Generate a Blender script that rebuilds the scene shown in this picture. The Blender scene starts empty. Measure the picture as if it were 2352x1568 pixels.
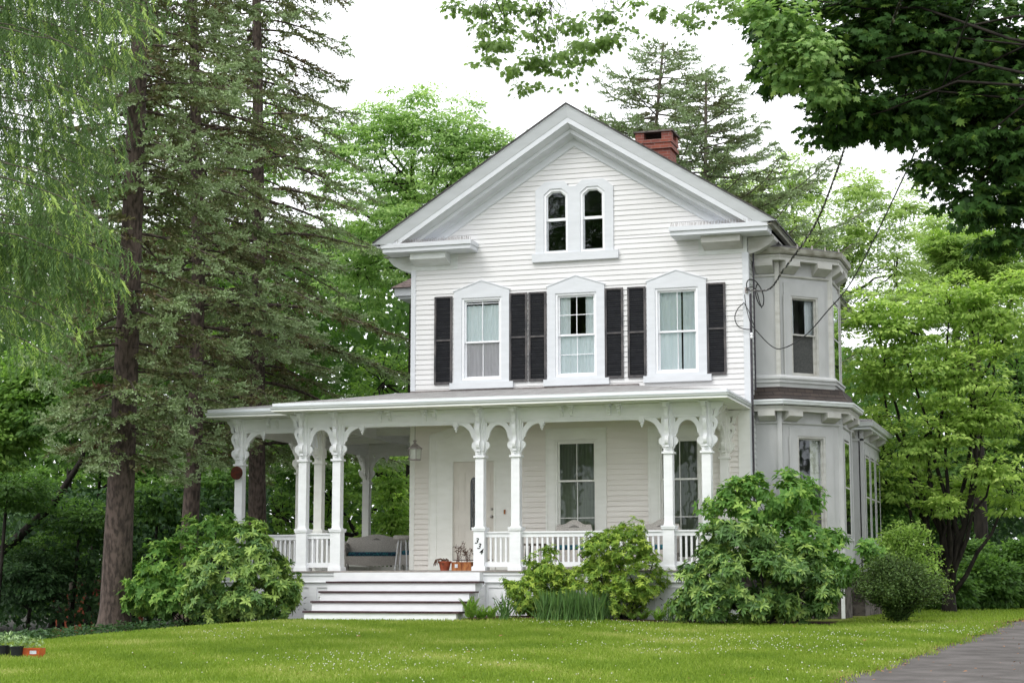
import bpy, bmesh, math, random
import numpy as np
from mathutils import Vector, Matrix
from mathutils.geometry import tessellate_polygon
R = math.radians
S = bpy.context.scene
COL = S.collection
# ------------------------------------------------------------------ camera
CAM = np.array([13.5776, -35.5198, -0.2736]); YAW = R(17.6712); PITCH = R(7.7271)
cd = bpy.data.cameras.new('camera'); cam = bpy.data.objects.new('camera', cd); COL.objects.link(cam)
cam.location = CAM; cam.rotation_euler = (math.pi/2 + PITCH, 0, YAW)
cd.sensor_width = 36; cd.lens = 36*7165.35/4096; cd.clip_end = 1000; cd.clip_start = .5
S.camera = cam
# ------------------------------------------------------------------ sky, sun, exposure
SUN_EL, SUN_AZ = R(49), R(207)          # soft overcast sun, from behind and left of the camera
w = bpy.data.worlds.new('World'); S.world = w; w.use_nodes = True
nt = w.node_tree; bg = nt.nodes['Background']
sky = nt.nodes.new('ShaderNodeTexSky'); sky.sky_type = 'NISHITA'; sky.sun_disc = False
sky.sun_elevation = SUN_EL; sky.sun_rotation = SUN_AZ; sky.air_density = 1.0; sky.dust_density = 4.0
hs = nt.nodes.new('ShaderNodeHueSaturation'); hs.inputs['Saturation'].default_value = .12
mixw = nt.nodes.new('ShaderNodeMix'); mixw.data_type = 'RGBA'; mixw.inputs[0].default_value = .72
nt.links.new(sky.outputs[0], hs.inputs['Color']); nt.links.new(hs.outputs[0], mixw.inputs[6])
mixw.inputs[7].default_value = (12.6, 12.9, 13.3, 1)      # even cloud cover
nt.links.new(mixw.outputs[2], bg.inputs[0]); bg.inputs[1].default_value = .12
sl = bpy.data.lights.new('sun', 'SUN'); sl.energy = 0.9; sl.angle = R(22); sl.color = (1, .97, .92)
so = bpy.data.objects.new('sun', sl); COL.objects.link(so)
sd = Vector((-.42, -.82, 1.06)).normalized()   # direction towards the sun
so.rotation_euler = sd.to_track_quat('Z', 'Y').to_euler()
S.view_settings.view_transform = 'Standard'; S.view_settings.look = 'None'
S.view_settings.exposure = 0.52; S.view_settings.gamma = 1
S.render.engine = 'CYCLES'
S.cycles.max_bounces = 8; S.cycles.transparent_max_bounces = 12; S.cycles.transmission_bounces = 4
S.cycles.diffuse_bounces = 6; S.cycles.glossy_bounces = 3
# ------------------------------------------------------------------ layout helpers
FW = np.array([-math.sin(YAW)*math.cos(PITCH), math.cos(YAW)*math.cos(PITCH), math.sin(PITCH)])
RT = np.array([math.cos(YAW), math.sin(YAW), 0.]); UP = np.cross(RT, FW)
FV = 7165.35*2352/4096
def at(vx, vy, d):
    return CAM + (FW + RT*(vx-1176)/FV - UP*(vy-784)/FV)*d
HF = np.array([-math.sin(YAW), math.cos(YAW)])
def gz(x, y):
    d = (x-CAM[0])*HF[0] + (y-CAM[1])*HF[1]
    z = -.955 - .028*np.maximum(0, 33.5-d)
    l = -.8 - x
    return z - .044*np.clip(l, 0, 12)**1.3*np.clip((d-16)/14, .25, 1) + .09*np.exp(-((x-3.3)/2.2)**2-((y+2.6)/.9)**2)
def ground_at(vx, vy):
    r = FW + RT*(vx-1176)/FV - UP*(vy-784)/FV
    for t in np.arange(14, 90, .1):
        p = CAM + r*t
        if p[2] < gz(p[0], p[1]): return p
    return CAM + r*90
def gp(vx, d):
    p = at(vx, 1420, d); p[2] = gz(p[0], p[1]); return p
def tag(o, label=None, cat=None, group=None, kind=None):
    if label: o['label'] = label
    if cat: o['category'] = cat
    if group: o['group'] = group
    if kind: o['kind'] = kind
    return o
def empty(name, loc=(0,0,0), label=None, cat=None, group=None, parent=None):
    o = bpy.data.objects.new(name, None); COL.objects.link(o); o.location = loc; o.empty_display_size = .1
    if parent: o.parent = parent
    return tag(o, label, cat, group)
def copy_tree(o, loc=None, parent=None, rz=None, sc=None):
    c = o.copy(); COL.objects.link(c)
    if parent: c.parent = parent
    if loc is not None: c.location = loc
    if rz is not None: c.rotation_euler.z = rz
    if sc is not None: c.scale = (sc, sc, sc)
    for ch in list(o.children): copy_tree(ch, parent=c)
    return c
# ------------------------------------------------------------------ materials
def newmat(name):
    m = bpy.data.materials.new(name); m.use_nodes = True
    return m, m.node_tree, m.node_tree.nodes['Principled BSDF']
def N(nt, t, **kw):
    n = nt.nodes.new(t)
    for k, v in kw.items():
        if k in n.inputs: n.inputs[k].default_value = v
        else: setattr(n, k, v)
    return n
def coords(nt, scale):
    tc = N(nt, 'ShaderNodeTexCoord'); mp = N(nt, 'ShaderNodeMapping'); mp.inputs['Scale'].default_value = scale
    nt.links.new(tc.outputs['Object'], mp.inputs[0]); return mp
def surf(name, c1, c2=None, scale=(3,3,3), rough=.6, detail=6, bump=0, bscale=None, lo=.35, hi=.65, metal=0, spec=.22):
    """two-tone noise surface"""
    m, nt, b = newmat(name); c2 = c2 or tuple(x*.85 for x in c1)
    mp = coords(nt, scale); no = N(nt, 'ShaderNodeTexNoise', Scale=1.0, Detail=detail); nt.links.new(mp.outputs[0], no.inputs['Vector'])
    cr = N(nt, 'ShaderNodeValToRGB'); e = cr.color_ramp.elements
    e[0].position = lo; e[0].color = (*c1, 1); e[1].position = hi; e[1].color = (*c2, 1)
    nt.links.new(no.outputs[0], cr.inputs[0]); nt.links.new(cr.outputs[0], b.inputs['Base Color'])
    b.inputs['Roughness'].default_value = rough; b.inputs['Metallic'].default_value = metal
    b.inputs['Specular IOR Level'].default_value = spec
    if bump:
        mp2 = coords(nt, bscale or scale); n2 = N(nt, 'ShaderNodeTexNoise', Scale=1.0, Detail=5); nt.links.new(mp2.outputs[0], n2.inputs['Vector'])
        bp = N(nt, 'ShaderNodeBump', Strength=bump, Distance=.02); nt.links.new(n2.outputs[0], bp.inputs['Height']); nt.links.new(bp.outputs[0], b.inputs['Normal'])
    return m
M = {}
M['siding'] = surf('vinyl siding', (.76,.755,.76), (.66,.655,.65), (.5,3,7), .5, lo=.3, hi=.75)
M['porchsiding'] = surf('old clapboard paint', (.84,.805,.76), (.76,.72,.675), (.8,3,5), .55, lo=.3, hi=.75)
M['trim'] = surf('blue white trim paint', (.68,.70,.732), (.60,.62,.645), (2,2,9), .45, lo=.35, hi=.8)
M['trimdirty'] = surf('weathered white trim', (.72,.745,.74), (.56,.575,.54), (3,3,10), .5, lo=.4, hi=.8)
M['white'] = surf('white paint', (.86,.87,.89), (.78,.79,.81), (4,4,12), .45, lo=.35, hi=.8)
M['cream'] = surf('porch cream paint', (.86,.86,.82), (.78,.78,.73), (3,3,8), .5, lo=.35, hi=.8)
M['bay'] = surf('bay paint with shade in colour', (.50,.507,.505), (.43,.438,.43), (4,4,2), .55, lo=.35, hi=.8, bump=.12, bscale=(60,60,60))  # white paint greyed: shade under the overhanging maple is put into the colour
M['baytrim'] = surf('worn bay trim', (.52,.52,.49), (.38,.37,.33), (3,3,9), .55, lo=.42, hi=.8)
M['shutter'] = surf('black shutter vinyl', (.016,.0165,.019), (.022,.023,.026), (9,9,9), .6, spec=.04)
M['shutframe'] = surf('faded shutter frame', (.05,.05,.055), (.12,.11,.108), (7,7,3), .55)
M['shingle'] = surf('dark roof shingles', (.05,.048,.05), (.09,.085,.085), (6,6,6), .85, bump=.4, bscale=(40,40,40))
M['tread'] = surf('maroon tread edge', (.045,.022,.028), (.075,.04,.045), (9,9,9), .5)
M['floor'] = surf('grey porch floor', (.30,.27,.25), (.22,.20,.185), (12,.6,3), .6)
M['dark'] = surf('dark void', (.012,.012,.012), (.018,.018,.017), (5,5,5), .8)
M['doorpaint'] = surf('cream door', (.74,.70,.64), (.68,.64,.585), (4,4,4), .4)
M['metal'] = surf('worn nickel', (.45,.43,.40), (.32,.30,.28), (20,20,20), .3, metal=1)
M['pewter'] = surf('weathered grey metal', (.42,.38,.37), (.30,.27,.26), (14,14,14), .5, metal=.3)
M['rust'] = surf('rusty sheet metal', (.10,.022,.012), (.045,.018,.012), (14,14,14), .8, bump=.3, bscale=(40,40,40))
M['gutter'] = surf('white gutter', (.74,.77,.79), (.50,.51,.48), (.8,6,22), .4, lo=.45, hi=.85)
M['oldgutter'] = surf('stained gutter', (.34,.34,.29), (.16,.15,.11), (5,3,14), .5, lo=.4, hi=.7)
M['wicker'] = surf('white wicker', (.66,.62,.58), (.42,.39,.36), (70,70,70), .6, bump=.7, bscale=(90,90,90))
M['teal'] = surf('teal patterned cushion', (.03,.16,.19), (.02,.05,.09), (28,28,28), .8, lo=.42, hi=.55)
M['terra'] = surf('terracotta', (.36,.09,.045), (.22,.055,.03), (12,12,12), .8)
M['rustplanter'] = surf('rusted planter', (.40,.17,.06), (.22,.07,.03), (18,18,9), .8)
M['blackplastic'] = surf('black nursery pot plastic', (.012,.014,.015), (.02,.022,.024), (9,9,9), .45)
M['orangeplastic'] = surf('orange plastic crate', (.50,.11,.03), (.42,.075,.02), (9,9,9), .4)
M['paperlabel'] = surf('paper tag', (.62,.66,.72), (.5,.52,.56), (20,20,20), .7)
M['deadstem'] = surf('dry stems', (.13,.075,.05), (.07,.04,.03), (20,20,20), .9)
M['cable'] = surf('black cable', (.014,.014,.015), (.03,.03,.03), (9,9,9), .5)
M['cabletwist'] = surf('twisted aluminium cable', (.42,.40,.38), (.03,.025,.025), (11,11,11), .5, lo=.46, hi=.54)
M['conduit'] = surf('dark conduit', (.045,.042,.055), (.09,.08,.09), (3,3,8), .6)
M['interior'] = surf('room interior', (.04,.038,.035), (.03,.028,.026), (2,2,2), .9)
M['stone'] = surf('mortared stone foundation', (.15,.13,.12), (.07,.06,.055), (4,4,6), .9, lo=.45, hi=.55, bump=.6, bscale=(9,9,9))
M['spike'] = surf('bird spike steel', (.26,.23,.21), (.18,.15,.14), (9,9,9), .5)
M['bark'] = surf('spruce bark', (.125,.095,.08), (.048,.038,.032), (16,16,6), .95, lo=.4, hi=.62, bump=1., bscale=(30,30,9))
M['barkdark'] = surf('dark brown bark', (.034,.029,.024), (.015,.013,.011), (12,12,3), .95, bump=.8, bscale=(20,20,5))  # dark brown bark tone, mottled by noise
M['barkgrey'] = surf('grey lichened bark', (.17,.15,.12), (.07,.06,.05), (12,12,4), .95, bump=.6, bscale=(20,20,6))
M['deadtwig'] = surf('lichened dead twig', (.16,.15,.11), (.09,.08,.06), (9,9,9), .9)
# brick
def brickmat():
    m, nt, b = newmat('red chimney brick'); mp = coords(nt, (1,1,1))
    sx = N(nt, 'ShaderNodeSeparateXYZ'); nt.links.new(mp.outputs[0], sx.inputs[0])
    ad = N(nt, 'ShaderNodeMath', operation='ADD'); nt.links.new(sx.outputs[0], ad.inputs[0]); nt.links.new(sx.outputs[1], ad.inputs[1])
    cb = N(nt, 'ShaderNodeCombineXYZ'); nt.links.new(ad.outputs[0], cb.inputs[0]); nt.links.new(sx.outputs[2], cb.inputs[1])
    br = N(nt, 'ShaderNodeTexBrick', Scale=1.0); nt.links.new(cb.outputs[0], br.inputs['Vector'])
    br.inputs['Brick Width'].default_value = .21; br.inputs['Row Height'].default_value = .068; br.inputs['Mortar Size'].default_value = .006
    br.inputs['Color1'].default_value = (.34,.085,.05,1); br.inputs['Color2'].default_value = (.22,.06,.045,1); br.inputs['Mortar'].default_value = (.30,.20,.17,1)
    no = N(nt, 'ShaderNodeTexNoise', Scale=9.0, Detail=5.0); nt.links.new(mp.outputs[0], no.inputs['Vector'])
    mx = N(nt, 'ShaderNodeMix', data_type='RGBA', blend_type='MULTIPLY'); mx.inputs[0].default_value = .55
    nt.links.new(br.outputs[0], mx.inputs[6]); nt.links.new(no.outputs[0], mx.inputs[7]); nt.links.new(mx.outputs[2], b.inputs['Base Color'])
    b.inputs['Roughness'].default_value = .85
    return m
M['brick'] = brickmat()
def shinglemat(name, c1, c2, gap, row=.14, wid=.28, vert=True, horiz=False):
    """rows of roof shingles; row lines follow the height"""
    m, nt, b = newmat(name); mp = coords(nt, (1,1,1)); sx = N(nt, 'ShaderNodeSeparateXYZ'); nt.links.new(mp.outputs[0], sx.inputs[0])
    ad = N(nt, 'ShaderNodeMath', operation='ADD'); nt.links.new(sx.outputs[0], ad.inputs[0]); nt.links.new(sx.outputs[1], ad.inputs[1])
    cb = N(nt, 'ShaderNodeCombineXYZ'); nt.links.new(ad.outputs[0], cb.inputs[0]); nt.links.new(sx.outputs[2], cb.inputs[1])
    br = N(nt, 'ShaderNodeTexBrick', Scale=1.0); nt.links.new(cb.outputs[0], br.inputs['Vector'])
    br.inputs['Brick Width'].default_value = wid; br.inputs['Row Height'].default_value = row; br.inputs['Mortar Size'].default_value = .006
    br.inputs['Color1'].default_value = (*c1,1); br.inputs['Color2'].default_value = (*c2,1); br.inputs['Mortar'].default_value = (*gap,1)
    no = N(nt, 'ShaderNodeTexNoise', Scale=5.0, Detail=6.0); nt.links.new(mp.outputs[0], no.inputs['Vector'])
    mx = N(nt, 'ShaderNodeMix', data_type='RGBA', blend_type='MULTIPLY'); mx.inputs[0].default_value = .5
    nt.links.new(br.outputs[0], mx.inputs[6]); nt.links.new(no.outputs[0], mx.inputs[7]); nt.links.new(mx.outputs[2], b.inputs['Base Color'])
    b.inputs['Roughness'].default_value = .9
    return m
M['bayshingle'] = shinglemat('brown bay shingles', (.08,.060,.05), (.05,.04,.036), (.015,.01,.01), .075, .3)
M['greyshingle'] = shinglemat('weathered grey shingles', (.58,.575,.57), (.42,.415,.41), (.20,.18,.175), .028, .3)
M['brownshingle'] = shinglemat('weathered brown shingles', (.26,.19,.17), (.20,.15,.14), (.06,.04,.035), .075, .2)
def glassmat(name, tint=(1,1,1), gl=.12):
    m = bpy.data.materials.new(name); m.use_nodes = True; nt = m.node_tree; nt.nodes.remove(nt.nodes['Principled BSDF'])
    out = nt.nodes['Material Output']; tr = N(nt, 'ShaderNodeBsdfTransparent'); tr.inputs[0].default_value = (*tint, 1)
    g = N(nt, 'ShaderNodeBsdfGlossy'); g.inputs['Roughness'].default_value = .02; g.inputs[0].default_value = (.9,.95,1,1)
    no = N(nt, 'ShaderNodeTexNoise', Scale=2.2, Detail=2.0); bp = N(nt, 'ShaderNodeBump', Strength=.12, Distance=.05)
    tc = N(nt, 'ShaderNodeTexCoord'); nt.links.new(tc.outputs['Object'], no.inputs['Vector'])
    nt.links.new(no.outputs[0], bp.inputs['Height']); nt.links.new(bp.outputs[0], g.inputs['Normal'])
    fr = N(nt, 'ShaderNodeFresnel', IOR=1.45); ad = N(nt, 'ShaderNodeMath', operation='ADD'); ad.inputs[1].default_value = gl
    nt.links.new(fr.outputs[0], ad.inputs[0])
    mx = N(nt, 'ShaderNodeMixShader'); nt.links.new(ad.outputs[0], mx.inputs[0]); nt.links.new(tr.outputs[0], mx.inputs[1]); nt.links.new(g.outputs[0], mx.inputs[2])
    nt.links.new(mx.outputs[0], out.inputs[0]); return m
M['glass'] = glassmat('window glass', gl=.0)
M['glassdark'] = glassmat('screened window glass', (.50,.54,.49), .0)
M['glassshiny'] = glassmat('bright reflecting glass', gl=.16)
def curtmat(name, c1, c2):
    m, nt, b = newmat(name); mp = coords(nt, (26,26,.8)); wv = N(nt, 'ShaderNodeTexNoise', Scale=1.0, Detail=2.0); nt.links.new(mp.outputs[0], wv.inputs['Vector'])
    cr = N(nt, 'ShaderNodeValToRGB'); e = cr.color_ramp.elements; e[0].position=.35; e[0].color=(*c1,1); e[1].position=.65; e[1].color=(*c2,1)
    nt.links.new(wv.outputs[0], cr.inputs[0]); nt.links.new(cr.outputs[0], b.inputs['Base Color']); b.inputs['Roughness'].default_value = .9
    return m
M['curtain'] = curtmat('pale sheer curtain', (.90,.98,.985), (.80,.90,.905))
M['greycurtain'] = curtmat('grey screened curtain', (.66,.65,.67), (.56,.55,.57))
M['screen'] = surf('insect screen over glass', (.085,.088,.085), (.06,.062,.06), (30,30,30), .5)
M['greencurtain'] = curtmat('grey green drape', (.46,.49,.41), (.36,.39,.33))  # grey green cloth in two close tones
M['lampglass'] = surf('frosted lamp glass', (.62,.64,.58), (.5,.52,.46), (8,8,8), .25)
# leaves
def leafmat(name, dark, mid, light, tr=.3, rough=.5, trc=None, spec=.18):
    m, nt, b = newmat(name); at_ = N(nt, 'ShaderNodeAttribute', attribute_name='tint')
    cr = N(nt, 'ShaderNodeValToRGB'); e = cr.color_ramp.elements; e[0].color = (*dark,1); e[1].color = (*light,1)
    x = e.new(.55); x.color = (*mid,1)
    nt.links.new(at_.outputs['Fac'], cr.inputs[0]); nt.links.new(cr.outputs[0], b.inputs['Base Color'])
    b.inputs['Roughness'].default_value = rough; b.inputs['Specular IOR Level'].default_value = spec
    if tr > 0:
        t = N(nt, 'ShaderNodeBsdfTranslucent'); mul = N(nt, 'ShaderNodeMix', data_type='RGBA', blend_type='MULTIPLY'); mul.inputs[0].default_value = 1
        mul.inputs[7].default_value = (*(trc or (1.2,1.3,.8)), 1); nt.links.new(cr.outputs[0], mul.inputs[6]); nt.links.new(mul.outputs[2], t.inputs[0])
        mx = N(nt, 'ShaderNodeMixShader'); mx.inputs[0].default_value = tr
        nt.links.new(b.outputs[0], mx.inputs[1]); nt.links.new(t.outputs[0], mx.inputs[2]); nt.links.new(mx.outputs[0], nt.nodes['Material Output'].inputs[0])
    return m
L = {}
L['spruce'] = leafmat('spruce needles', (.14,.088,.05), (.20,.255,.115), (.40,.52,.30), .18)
L['larch'] = leafmat('larch needles', (.075,.12,.05), (.135,.23,.08), (.44,.58,.17), .32)
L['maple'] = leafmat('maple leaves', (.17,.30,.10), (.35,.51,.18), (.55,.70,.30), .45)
L['overmaple'] = leafmat('maple leaves painted backlit', (.03,.07,.022), (.06,.14,.03), (.24,.38,.07), .34)  # dark leaf colour carries the backlit shade of the overhang
L['fir'] = leafmat('fir needles', (.15,.15,.08), (.23,.30,.15), (.36,.46,.28), .2)
L['locust'] = leafmat('pale compound leaves', (.24,.35,.12), (.40,.53,.18), (.55,.68,.26), .42)
L['dogwood'] = leafmat('dogwood leaves', (.15,.26,.06), (.34,.49,.11), (.64,.78,.23), .42)
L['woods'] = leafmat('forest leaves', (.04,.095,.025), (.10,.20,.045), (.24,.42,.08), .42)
L['brightwoods'] = leafmat('forest leaves painted as lit', (.12,.23,.06), (.26,.42,.09), (.46,.62,.15), .45)  # paler copy of the forest leaves, sunlight painted into the colour
L['rhodo'] = leafmat('rhododendron leaves', (.035,.085,.028), (.11,.22,.055), (.36,.50,.12), .22, .4, spec=.3)
L['pieris'] = leafmat('pieris leaves', (.07,.14,.03), (.19,.32,.05), (.48,.60,.11), .3, .45)
L['hydra'] = leafmat('broad shrub leaves', (.06,.14,.035), (.14,.29,.065), (.36,.54,.12), .38, .5)
L['darkshrub'] = leafmat('fine dark shrub leaves', (.025,.05,.015), (.06,.11,.03), (.15,.22,.06), .2)
L['sprays'] = leafmat('thin lobed maple leaves', (.13,.20,.07), (.22,.33,.11), (.38,.50,.18), .48)
L['fern'] = leafmat('fern fronds', (.10,.20,.03), (.20,.36,.06), (.36,.52,.12), .35)
L['iris'] = leafmat('blue green blades', (.10,.20,.07), (.20,.36,.12), (.38,.50,.18), .35)
L['grass'] = leafmat('lawn blades', (.13,.215,.025), (.225,.32,.04), (.46,.47,.17), .3, .6)
L['ivy'] = leafmat('ground ivy', (.02,.05,.02), (.045,.10,.035), (.11,.20,.06), .25)
L['seedling'] = leafmat('pale seedling leaves', (.12,.2,.07), (.26,.38,.17), (.45,.58,.33), .2)
L['clover'] = surf('clover flower', (.72,.72,.62), (.6,.62,.5), (30,30,30), .9)
L['deadleaf'] = surf('dead fallen leaf', (.42,.22,.11), (.25,.11,.05), (30,30,30), .9)
# ------------------------------------------------------------------ mesh builder
class MB:
    def __init__(s): s.v = []; s.f = []; s.m = []
    def add(s, vs, fs, mi=0):
        k = len(s.v); s.v += [tuple(float(c) for c in p) for p in vs]; s.f += [tuple(i+k for i in f) for f in fs]; s.m += [mi]*len(fs)
    def box(s, x0, x1, y0, y1, z0, z1, mi=0):
        s.add([(x0,y0,z0),(x1,y0,z0),(x1,y1,z0),(x0,y1,z0),(x0,y0,z1),(x1,y0,z1),(x1,y1,z1),(x0,y1,z1)],
              [(0,3,2,1),(4,5,6,7),(0,1,5,4),(1,2,6,5),(2,3,7,6),(3,0,4,7)], mi)
    def prism(s, pts, a0, a1, plane='xz', holes=(), mi=0, tf=None):
        """2-D outline pts extruded between a0 and a1 across its plane"""
        def P(q, a):
            p = (q[0], a, q[1]) if plane == 'xz' else ((a, q[0], q[1]) if plane == 'yz' else (q[0], q[1], a))
            return tf(p) if tf else p
        loops = [list(pts)] + [list(h) for h in holes]
        flat = [q for l in loops for q in l]
        tri = tessellate_polygon([[Vector((q[0], q[1], 0)) for q in l] for l in loops])
        n = len(flat); vs = [P(q, a0) for q in flat] + [P(q, a1) for q in flat]
        fs = [tuple(t) for t in tri] + [tuple(i+n for i in reversed(t)) for t in tri]
        k = 0
        for l in loops:
            for i in range(len(l)):
                j = (i+1) % len(l); fs.append((k+i, k+j, k+j+n, k+i+n))
            k += len(l)
        s.add(vs, fs, mi)
    def tube(s, pts, r, n=6, mi=0, cap=True):
        pts = [Vector(p) for p in pts]; rs = r if hasattr(r, '__len__') else [r]*len(pts)
        vs = []; up = Vector((0,0,1)); prev = None
        for i, p in enumerate(pts):
            d = (pts[min(i+1, len(pts)-1)] - pts[max(i-1, 0)]); d = d.normalized() if d.length > 1e-9 else Vector((0,0,1))
            a = d.cross(up if abs(d.z) < .95 else Vector((1,0,0))).normalized() if prev is None else (prev - d*prev.dot(d)).normalized()
            prev = a; b = d.cross(a)
            for k in range(n):
                t = 2*math.pi*k/n; vs.append(p + (a*math.cos(t) + b*math.sin(t))*rs[i])
        fs = [(i*n+k, i*n+(k+1)%n, (i+1)*n+(k+1)%n, (i+1)*n+k) for i in range(len(pts)-1) for k in range(n)]
        if cap: fs += [tuple(range(n-1,-1,-1)), tuple((len(pts)-1)*n+k for k in range(n))]
        s.add(vs, fs, mi)
    def lathe(s, prof, cx, cy, n=16, mi=0, sy=1):
        vs = [(cx+r*math.cos(2*math.pi*k/n), cy+sy*r*math.sin(2*math.pi*k/n), z) for r, z in prof for k in range(n)]
        fs = [(i*n+k, i*n+(k+1)%n, (i+1)*n+(k+1)%n, (i+1)*n+k) for i in range(len(prof)-1) for k in range(n)]
        fs += [tuple(range(n-1,-1,-1)), tuple((len(prof)-1)*n+k for k in range(n))]
        s.add(vs, fs, mi)
    def sweep(s, prof, path, mi=0, closed=True):
        """prof = (outward offset, z) outline swept along an open 2-D path of (x, y); outward = right-hand side of travel"""
        n = len(prof); m = len(path); vs = []
        for i, p in enumerate(path):
            def nrm(a, b):
                d = Vector((b[0]-a[0], b[1]-a[1])).normalized(); return Vector((d.y, -d.x))
            if i == 0: o = nrm(path[0], path[1])
            elif i == m-1: o = nrm(path[-2], path[-1])
            else:
                a = nrm(path[i-1], p); b = nrm(p, path[i+1]); o = (a+b); o = o/(o.dot(a)) if o.length > 1e-6 else a
            vs += [(p[0]+o.x*q[0], p[1]+o.y*q[0], q[1]) for q in prof]
        fs = [(i*n+k, i*n+(k+1)%n, (i+1)*n+(k+1)%n, (i+1)*n+k) for i in range(m-1) for k in range(n)]
        tri = tessellate_polygon([[Vector((q[0], q[1], 0)) for q in prof]])
        fs += [tuple(t) for t in tri] + [tuple(i+(m-1)*n for i in reversed(t)) for t in tri]
        s.add(vs, fs, mi)
    def build(s, name, mats, parent=None, smooth=False, label=None):
        me = bpy.data.meshes.new(name); me.from_pydata(s.v, [], s.f)
        mats = mats if isinstance(mats, (list, tuple)) else [mats]
        for m in mats: me.materials.append(M[m] if isinstance(m, str) else m)
        if len(mats) > 1: me.polygons.foreach_set('material_index', s.m)
        bm = bmesh.new(); bm.from_mesh(me); bmesh.ops.recalc_face_normals(bm, faces=bm.faces); bm.to_mesh(me); bm.free()
        if smooth: me.polygons.foreach_set('use_smooth', [True]*len(me.polygons))
        o = bpy.data.objects.new(name, me); COL.objects.link(o)
        if parent: o.parent = parent
        if label: o['label'] = label
        return o
def arc(cx, cz, rx, rz, a0, a1, n=10):
    return [(cx+rx*math.cos(R(a0+(a1-a0)*i/n)), cz+rz*math.sin(R(a0+(a1-a0)*i/n))) for i in range(n+1)]
# ================================================================== HOUSE
W = 7.269; CX = W/2; SL = .631
def top(x): return 9.634 - SL*abs(x-CX)
house = empty('house', (0,0,0), 'white clapboard Victorian house with front gable, black shutters and wraparound porch', 'house')
def clap(mb, x0, x1, z0, z1, holes=(), tf=lambda p: p, step=.107, xr=None, mi=0, lip=.019):
    z = z0
    while z < z1-.005:
        zt = min(z+step, z1); a, b = (x0, x1) if xr is None else xr((z+zt)/2)
        cuts = [(a, b)]
        for hx0, hx1, hz0, hz1 in holes:
            if zt > hz0+.001 and z < hz1-.001:
                nc = []
                for u, v in cuts:
                    if hx1 <= u or hx0 >= v: nc.append((u, v)); continue
                    if hx0 > u: nc.append((u, hx0))
                    if hx1 < v: nc.append((hx1, v))
                cuts = nc
        for u, v in cuts:
            if v-u < .01: continue
            mb.add([tf(p) for p in ((u,-lip,z),(v,-lip,z),(v,-.003,zt),(u,-.003,zt),(u,.03,z),(v,.03,z))], [(0,1,2,3),(4,5,1,0)], mi)
        z += step
# openings (x0, x1, z0, z1)
UP3 = [(1.151,2.039),(3.219,4.109),(5.351,6.245)]
op = [(a,b,3.995,5.748) for a,b in UP3] + [(2.974,3.504,6.60,7.98),(3.769,4.299,6.60,7.98),(.93,1.90,.03,2.30),(3.201,4.098,.20,2.69),(5.37,6.25,.20,2.69)]
mb = MB(); clap(mb, 0, W, 3.30, 6.9, op)
clap(mb, 0, W, 6.9, 8.95, op, xr=lambda z: (CX-min(CX, (8.93-z)/SL), CX+min(CX, (8.93-z)/SL)))
mb.build('front_wall', 'siding', house, label='white horizontal siding of the upper front gable wall')
mb = MB(); clap(mb, 0, W, .03, 3.30, op, lip=.028); mb.build('porch_wall', 'porchsiding', house, label='cream clapboard wall sheltered under the porch')
sidef = lambda s, x: (lambda p: (x - s*p[1], p[0], p[2]) )
mb = MB(); clap(mb, 0, 13.4, -.1, 6.75, [(.6,4.1,-.1,6.75)], tf=lambda p: (W-p[1], p[0], p[2])); mb.build('side_wall', 'trimdirty', house)
mb = MB(); clap(mb, 0, 13.4, 0, 6.75, (), tf=lambda p: (p[1], p[0], p[2])); mb.build('side_wall', 'trimdirty', house)
mb = MB(); mb.box(.03, W-.03, 13.35, 13.4, -.9, 6.9); mb.prism([(.05,6.9),(W-.05,6.9),(CX,9.1)], 13.3, 13.38); mb.build('back_wall', 'trimdirty', house)
mb = MB(); mb.box(.05, W-.05, .12, 13.3, 3.15, 3.4); mb.box(.05, W-.05, .12, 13.3, 6.25, 6.45); mb.box(.05, W-.05, .12, 13.3, -.1, .02)
mb.box(.05, W-.05, 4.4, 4.45, .02, 6.25); mb.box(2.45, 2.5, .12, 4.4, .02, 6.2); mb.box(.05, .08, .1, 4.4, .02, 6.2)
mb.box(1.2, 6.1, 3.6, 3.65, 6.45, 8.2); mb.build('interior_partition', 'interior', house)
for x0, x1, z0, z1, m_ in ((0,.105,3.3,6.40,'trim'),(W-.10,W+.02,3.3,6.40,'trim'),(0,.105,.03,3.2,'cream'),(W-.24,W+.02,.03,3.2,'cream')):
    mb = MB(); mb.box(x0, x1, -.032, .02, z0, z1)
    if m_ == 'trim' and x0 > 1: mb.box(W-.004, W+.026, -.0335, .10, -.1, 6.39)
    mb.build('corner_board', m_, house)
# roof
mb = MB()
for s in (-1, 1):
    e = CX + s*4.30
    zt = lambda x: 9.634 - SL*abs(x-CX)
    mb.add([(CX,-.63,zt(CX)+.035),(e,-.63,zt(e)+.035),(e,13.6,zt(e)+.035),(CX,13.6,zt(CX)+.035),(CX,-.63,zt(CX)),(e,-.63,zt(e)),(e,13.6,zt(e)),(CX,13.6,zt(CX))],
           [(0,1,2,3),(4,7,6,5),(0,4,5,1),(1,5,6,2),(2,6,7,3)])
roof = mb.build('roof', 'shingle', house)
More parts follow.
